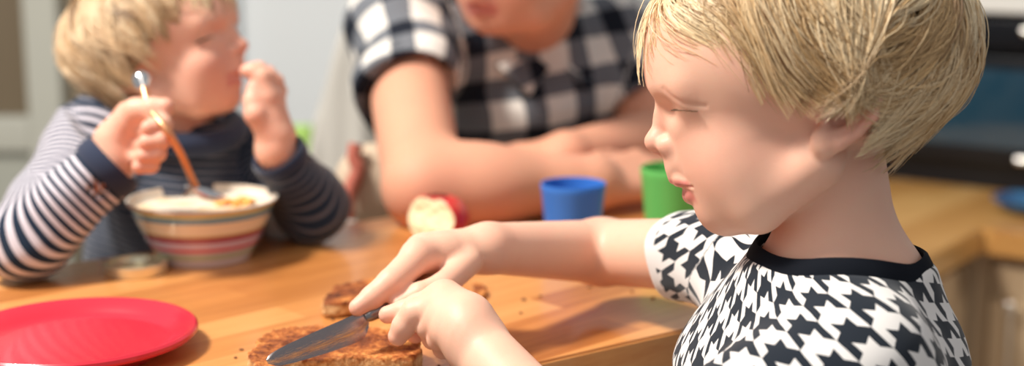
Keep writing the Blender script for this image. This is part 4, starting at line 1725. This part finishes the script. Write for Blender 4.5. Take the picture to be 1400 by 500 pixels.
boy2 = empty('person', (N1[0], N1[1], TAB - .25), 'smiling child with shaggy blond hair in a navy striped top holding a spoon', 'person')
skin_mesh('body', body2, O2 + [-.26, -.25, -.35], O2 + [.26, .30, .25], .0020, FR2, SKIN_B, boy2, (F2, F3), lipf=.8)
eye_parts(FR2, boy2, (1, -1), dz=-12.0, ia=.95, iris=(.07, .07, .08), look=(.72, .6, .0))
lashes(FR2, boy2, (1, -1), 36, L0=10, mat=simple('dark_lash', (.10, .06, .04), rough=.6), c1=27, wd=3.6)
TIPS2 = [(238, 0, 74), (232, 34, 66), (214, 66, 60), (176, 98, 60), (120, 132, 60), (84, 144, 30), (44, 150, -20), (0, 158, -50), (-40, 160, -60),
         (-70, 150, -62), (-90, 130, -70), (-108, 104, -74), (-128, 72, -72), (-140, 36, -68), (-144, 0, -66)]
make_hair('hair', FR2, HAIR_B, boy2, TIPS2, 300, 30, 1.0, 21, R=(226, 172, 168), cen=(-6, 0, 112), sway=.03, curl=.03, lockw=.014)

T2 = at(244, 290, 1.53)
la2 = (SL - SR); la2[2] = 0; la2 /= np.linalg.norm(la2); fr2 = np.cross(la2, [0, 0, 1])
if fr2[1] > 0: fr2 = -fr2
dR = (WR_ - ER) / np.linalg.norm(WR_ - ER); dL = (WL - EL) / np.linalg.norm(WL - EL)
CR = WR_ - dR * .004; CL = WL - dL * .012


def shirt2(p):
    t = torso(p, T2, fr2, la2, .078, .100, SL[2] + .012, TAB - .28, .07)
    t = smin(t, cone(p, SR, SL, .044, .040), .03)
    t = smin(t, cone(p, N1 + [0, 0, .012], N1 - [0, 0, .05], .048, .07), .03)
    s = chain(p, [SR, ER, CR], (.046, .0350, .0275), .012)
    t = smin(t, cut_end(p, s, ER, CR, CR, .028, .0228), .012)
    s = chain(p, [SL, EL, CL], (.043, .0345, .0255), .012)
    t = smin(t, cut_end(p, s, EL, CL, CL, .026, .0215), .012)
    t = t + fold(p, .0016, 2.0)
    return smax(t, -ell(p, N1 + [0, 0, .055], (.046, .046, .036)), .004)


V, Fc = polygonise(shirt2, O2 + [-.28, -.25, -.40], O2 + [.28, .30, .06], .0024)


aR, dR_ = arm_attr(V, SR, ER, CR, .045, .0350, .0265)
aL, dL_ = arm_attr(V, SL, EL, CL, .043, .0345, .0255)
tq = V - T2
dT = (np.sqrt((tq @ fr2 / .078) ** 2 + (tq @ la2 / .100) ** 2) - 1) * .078
isR = (dR_ < dT) & (dR_ < dL_) & (aR > .015) & (dR_ < .006); isL = (dL_ < dT) & (dL_ <= dR_) & (aL > .015) & (dL_ < .006)
st = np.where(isR, aR, np.where(isL, aL, V[:, 2] + .15 * (tq @ la2)))
strong = np.where(isR, 1.0, np.where(isL, .05, .15))  # shade on his left sleeve painted in by dimming its stripes; torso stripes are faint
cl = np.stack([st, strong, np.zeros(len(st))], -1)
mesh('jersey', V, Fc, STRIPE, boy2, True, {'cloth': cl})
band('cuff', CR + dR * .001, dR, .0290, .016, NAVYR, boy2, .0022)
band('cuff', CL + dL * .001, dL, .0252, .014, NAVYR, boy2, .0022)
m = MB()
an = np.linspace(0, 2 * math.pi, 49)[:-1]
rp = [N1 + [0, 0, .030] + la2 * math.cos(a) * .056 + fr2 * math.sin(a) * .056 - np.array([0, 0, .012]) * math.sin(a) for a in an]
rp.append(rp[0]); rp.append(rp[1])
m.tube(rp, .0125, 14)
m.build('rolled_collar', NAVYR, boy2)

# spoon
spn = empty('spoon', at(235, 190, 1.235), 'spoon with bright steel knob and copper coloured handle held in the fist', 'spoon')
g0, g1, g2, g3 = at(196, 118, 1.250), at(206, 150, 1.236), at(228, 178, 1.222), at(262, 242, 1.262)
hp = spline([g0, g1, g2, at(246, 208, 1.235), g3, at(268, 254, 1.272)], 8)
m = MB(); m.tube(hp, list(np.linspace(.0042, .0030, len(hp))), 14)
m.build('handle', simple('copper_handle', (.72, .33, .16), rough=.3, metal=.6), spn)
m = MB()
ax = (hp[0] - hp[4]) / np.linalg.norm(hp[0] - hp[4])
a = np.cross(ax, [0, 1, 0]); a /= np.linalg.norm(a)
Rk = np.stack([a, np.cross(ax, a), ax], 1)
m.lathe([(0, -.003), (.0045, -.003), (.0052, 0), (.0075, .004), (.0082, .0085), (.0070, .0125), (.004, .0148), (0, .0155)], hp[0], 24, Rk)
m.build('knob', steel('bright_steel', .12, col=(.85, .84, .82)), spn)
m = MB()
bcn = at(281, 268, 1.283)
for sgn in (0,):
    V_, F_ = [], []
    nu, nv_ = 20, 8
    for th in (0, .0010):
        for i in range(nv_ + 1):
            rr = i / nv_
            for j in range(nu):
                an_ = 2 * math.pi * j / nu
                V_.append(bcn + np.array([math.cos(an_) * .0185 * rr, math.sin(an_) * .0125 * rr, .006 * rr * rr - .003 + th + .012 * (-math.cos(an_) * rr) * .5]))
    o1 = (nv_ + 1) * nu
    for i in range(nv_):
        for j in range(nu):
            jj = (j + 1) % nu
            F_.append((i * nu + j, i * nu + jj, (i + 1) * nu + jj, (i + 1) * nu + j))
            F_.append((o1 + i * nu + j, o1 + (i + 1) * nu + j, o1 + (i + 1) * nu + jj, o1 + i * nu + jj))
    for j in range(nu):
        jj = (j + 1) % nu
        F_.append((nv_ * nu + j, nv_ * nu + jj, o1 + nv_ * nu + jj, o1 + nv_ * nu + j))
    m.add(V_, F_)
m.tube([at(266, 252, 1.270), bcn + [-.018, 0, .001]], [.0032, .0028], 10)
m.build('spoon_bowl', bpy.data.materials['bright_steel'], spn)

# ------------------------------------------------------------------ the adult leaning on the table
O3 = at(716, -46, 1.66)
n3 = (O3 - CAM) / np.linalg.norm(O3 - CAM)
r3 = RT - (RT @ n3) * n3; r3 /= np.linalg.norm(r3)
u3 = np.cross(r3, n3)
yw = math.radians(52)
fh = -math.cos(yw) * r3 - math.sin(yw) * n3
tl = math.radians(2)
FR3 = Frame(O3, math.cos(tl) * fh - math.sin(tl) * u3, math.cos(tl) * u3 + math.sin(tl) * fh, 1.15)
MN0, MN1 = FR3.wor((-40, 0, -40)), at(718, 50, 1.82)
MSR, MSL = at(548, 52, 1.73), at(856, 70, 1.86)
MER, MWR = at(580, 256, 1.475), at(812, 250, 1.53)
MEL, MWL = at(905, 192, 1.78), at(772, 214, 1.64)
MTC = at(722, 160, 1.93)


def pose_hand(w, d, nrm, s=1.0, curl=.35, side=1):
    """a relaxed hand: w wrist, d pointing along the hand, nrm out of the back of the hand, side +1/-1 where the thumb leaves"""
    d = np.array(d, float); d /= np.linalg.norm(d)
    l = np.cross(d, nrm); l /= np.linalg.norm(l); nn = np.cross(l, d)
    l = l * side
    H = {'palm': []}
    for i, nm in enumerate(('index', 'middle', 'ring', 'little')):
        off = (.028 - .018 * i) * s
        L = (.082, .086, .080, .070)[i] * s
        a = w + d * .018 * s + l * off * .6
        b = w + d * L + l * off
        H['palm'].append((a, b, .0175 * s, .0125 * s))
        seg = np.array([(.042, .026, .020), (.046, .029, .021), (.042, .027, .020), (.033, .020, .018)][i]) * s
        P_ = [b]; an_ = 0
        for j in range(3):
            an_ += curl * (.7, 1.0, .7)[j]
            P_.append(P_[-1] + seg[j] * (d * math.cos(an_) - nn * math.sin(an_)))
        H[nm] = (P_, tuple(np.array([.0112, .0098, .0086, .0072]) * s * (1 if i < 3 else .86)))
    P_ = [w + d * .015 * s + l * .020 * s]
    for j, (L, an_) in enumerate(((.040, .75), (.032, .45), (.027, .25))):
        P_.append(P_[-1] + L * s * (d * math.cos(an_) + l * math.sin(an_) - nn * .3))
    H['thumb'] = (P_, tuple(np.array([.016, .0130, .0110, .0088]) * s))
    return H


M1 = pose_hand(MWR, at(930, 232, 1.60) - MWR, [0.1, -.5, .85], .95, .35, -1)
M2 = pose_hand(MWL, at(660, 232, 1.60) - MWL, [0, -.35, .9], .88, .30, 1)


def body3(p):
    hc = FR3.wor((10, 0, 60))
    d = np.linalg.norm(p - hc, axis=1) - .16
    m = near(p, hc, .30)
    if m.any(): d[m] = head_sdf(FR3.loc(p[m]), adult=True) / FR3.s
    d = smin(d, cone(p, MN0, MN1, .052, .058), .015)
    t = smin(cone(p, MN1, MTC, .06, .10), cone(p, MSR, MSL, .045, .045), .04)
    d = smin(d, t, .03)
    d = smin(d, chain(p, [MSR, MER, MWR], (.047, .042, .030), .012), .012)
    d = smin(d, ell(p, MER * .72 + MWR * .28, (.06, .042, .041)), .03)
    d = smin(d, chain(p, [MSL, MEL, MWL], (.050, .042, .028), .012), .012)
    for H, w in ((M1, MWR), (M2, MWL)):
        m = near(p, H['palm'][0][1], .22)
        if m.any(): d[m] = smin(d[m], hand_sdf(p[m], H, w, .030), .008)
    return d


man = empty('person', (MTC[0], MTC[1], 0), 'adult in a black and white checked shirt leaning bare forearms on the table', 'person')
skin_mesh('body', body3, O3 + [-.42, -.32, -.55], O3 + [.42, .40, .26], .0030, FR3, SKIN_M, man, (M1, M2))
eye_parts(FR3, man, (1, -1), look=(.9, 0, -.3))
TIPS3 = [(236, 0, 130), (228, 34, 125), (210, 66, 120), (176, 98, 110), (126, 130, 90), (84, 142, 60), (44, 148, 34), (0, 152, 40), (-50, 152, 60),
         (-80, 146, 30), (-100, 130, -20), (-118, 104, -40), (-138, 72, -50), (-150, 36, -50), (-154, 0, -50)]
make_hair('hair', FR3, HAIR_M, man, TIPS3, 120, 24, 1.2, 31, R=(228, 166, 168), cen=(0, 0, 112), sway=0, curl=.01)

lam = (MSL - MSR); lam[2] = 0; lam /= np.linalg.norm(lam); frm = np.cross(lam, [0, 0, 1])
if frm[1] > 0: frm = -frm
MCR = MSR + (MER - MSR) * .44; MCL = MSL + (MEL - MSL) * .66


def shirt3(p):
    lean = MTC + np.outer(p[:, 2] - MTC[2], [0, -.35, 1]) * [1, 1, 0]
    q = p - lean
    f, l = q @ frm, q @ lam
    t = (np.sqrt((f / .115) ** 2 + (l / .165) ** 2) - 1) * .115
    t = smax(t, p[:, 2] - MSR[2] - .02, .09)
    t = smax(t, (TAB - .45) - p[:, 2], .01)
    t = smin(t, cone(p, MSR, MSL, .062, .062), .05)
    t = smin(t, cone(p, MN1, MN1 - [0, 0, .08], .070, .10), .04)
    s = cone(p, MSR, MCR, .063, .060)
    t = smin(t, cut_end(p, s, MSR, MCR, MCR, .06, .0545), .03)
    s = cone(p, MSL, MCL, .064, .058)
    t = smin(t, cut_end(p, s, MSL, MCL, MCL, .058, .052), .03)
    t = t + fold(p * .5, .004, 3.0)
    return smax(t, -ell(p, MN1 + frm * .03 + [0, 0, .065], (.066, .066, .06)), .006)


V, Fc = polygonise(shirt3, MTC + [-.32, -.42, -.60], MTC + [.32, .30, .25], .0036)
al, ar, wh = bone_attr(V, [(MSR, MCR, .063, .060, 0, frm), (MSL, MCL, .064, .058, 0, frm), (MN1 - [0, 0, .01], MN1 - [0, -.18, .6], .14, .15, 0, frm)])
q = V - MTC
bu = q @ lam; bv = V[:, 2] * 1.05
arm_m = wh < 2
cs, sn = math.cos(.12), math.sin(.12)
u = np.where(arm_m, ar, bu * cs + bv * sn); v = np.where(arm_m, al, -bu * sn + bv * cs)
mesh('checked_shirt', V, Fc, CHECK, man, True, {'cloth': np.stack([u, v, u * 0], -1)})
# trousers, standing behind the table
hipc = MTC + np.array([0, .35, -1]) * (MTC[2] - .70)


def trousers(p):
    t = ell(p, hipc, (.165, .125, .13))
    for s_ in (-1, 1):
        h_ = hipc + lam * s_ * .085
        kn_ = np.array([h_[0], h_[1] - .02, .42]); an__ = np.array([h_[0] + s_ * .01, h_[1] + .05, .03])
        t = smin(t, chain(p, [h_, kn_, an__], (.092, .066, .052), .01), .03)
    return smax(t + fold(p * .5, .003, 5.0), .02 - p[:, 2], .004)


V, Fc = polygonise(trousers, [hipc[0] - .25, hipc[1] - .2, -.02], [hipc[0] + .25, hipc[1] + .22, .9], .007, 1)
mesh('trousers', V, Fc, simple('dark_denim', (.02, .03, .06), rough=.9), man)
# open collar: two wings
for s_ in (-1, 1):
    m = MB()
    c0 = MN1 + frm * .055 + [0, 0, .012]
    P_ = [MN1 - frm * .05 + lam * s_ * .045 + [0, 0, .040], MN1 + lam * s_ * .068 + [0, 0, .030], MN1 + frm * .055 + lam * s_ * .050 + [0, 0, .008], MN1 + frm * .095 + lam * s_ * .012 + [0, 0, -.032]]
    Q_ = [P_[0] + lam * s_ * .012 - [0, 0, .035], P_[1] + lam * s_ * .030 - [0, 0, .028], P_[2] + lam * s_ * .030 + frm * .012 - [0, 0, .028], P_[3] + lam * s_ * .028 + [0, 0, -.030] + frm * .006]
    A_, B_ = spline(P_, 8), spline(Q_, 8)
    V_, F_ = [], []
    for t_ in (0, .003):
        for a, b in zip(A_, B_):
            V_ += [a + [0, -t_, t_], b + [0, -t_, t_]]
    h_ = len(A_) * 2
    for i in range(len(A_) - 1):
        a = 2 * i
        F_ += [(a, a + 1, a + 3, a + 2), (h_ + a, h_ + a + 2, h_ + a + 3, h_ + a + 1), (a, a + 2, h_ + a + 2, h_ + a), (a + 1, h_ + a + 1, h_ + a + 3, a + 3)]
    F_ += [(0, h_, h_ + 1, 1), (h_ - 2, h_ - 1, 2 * h_ - 1, 2 * h_ - 2)]
    m.add(V_, F_)
    VV_ = np.array(m.v)
    qq = VV_ - MTC
    m.build('collar', CHECK, man, attrs={'cloth': np.stack([qq @ lam + .01, VV_[:, 2] + qq @ lam * s_ * .5, qq[:, 0] * 0], -1)})
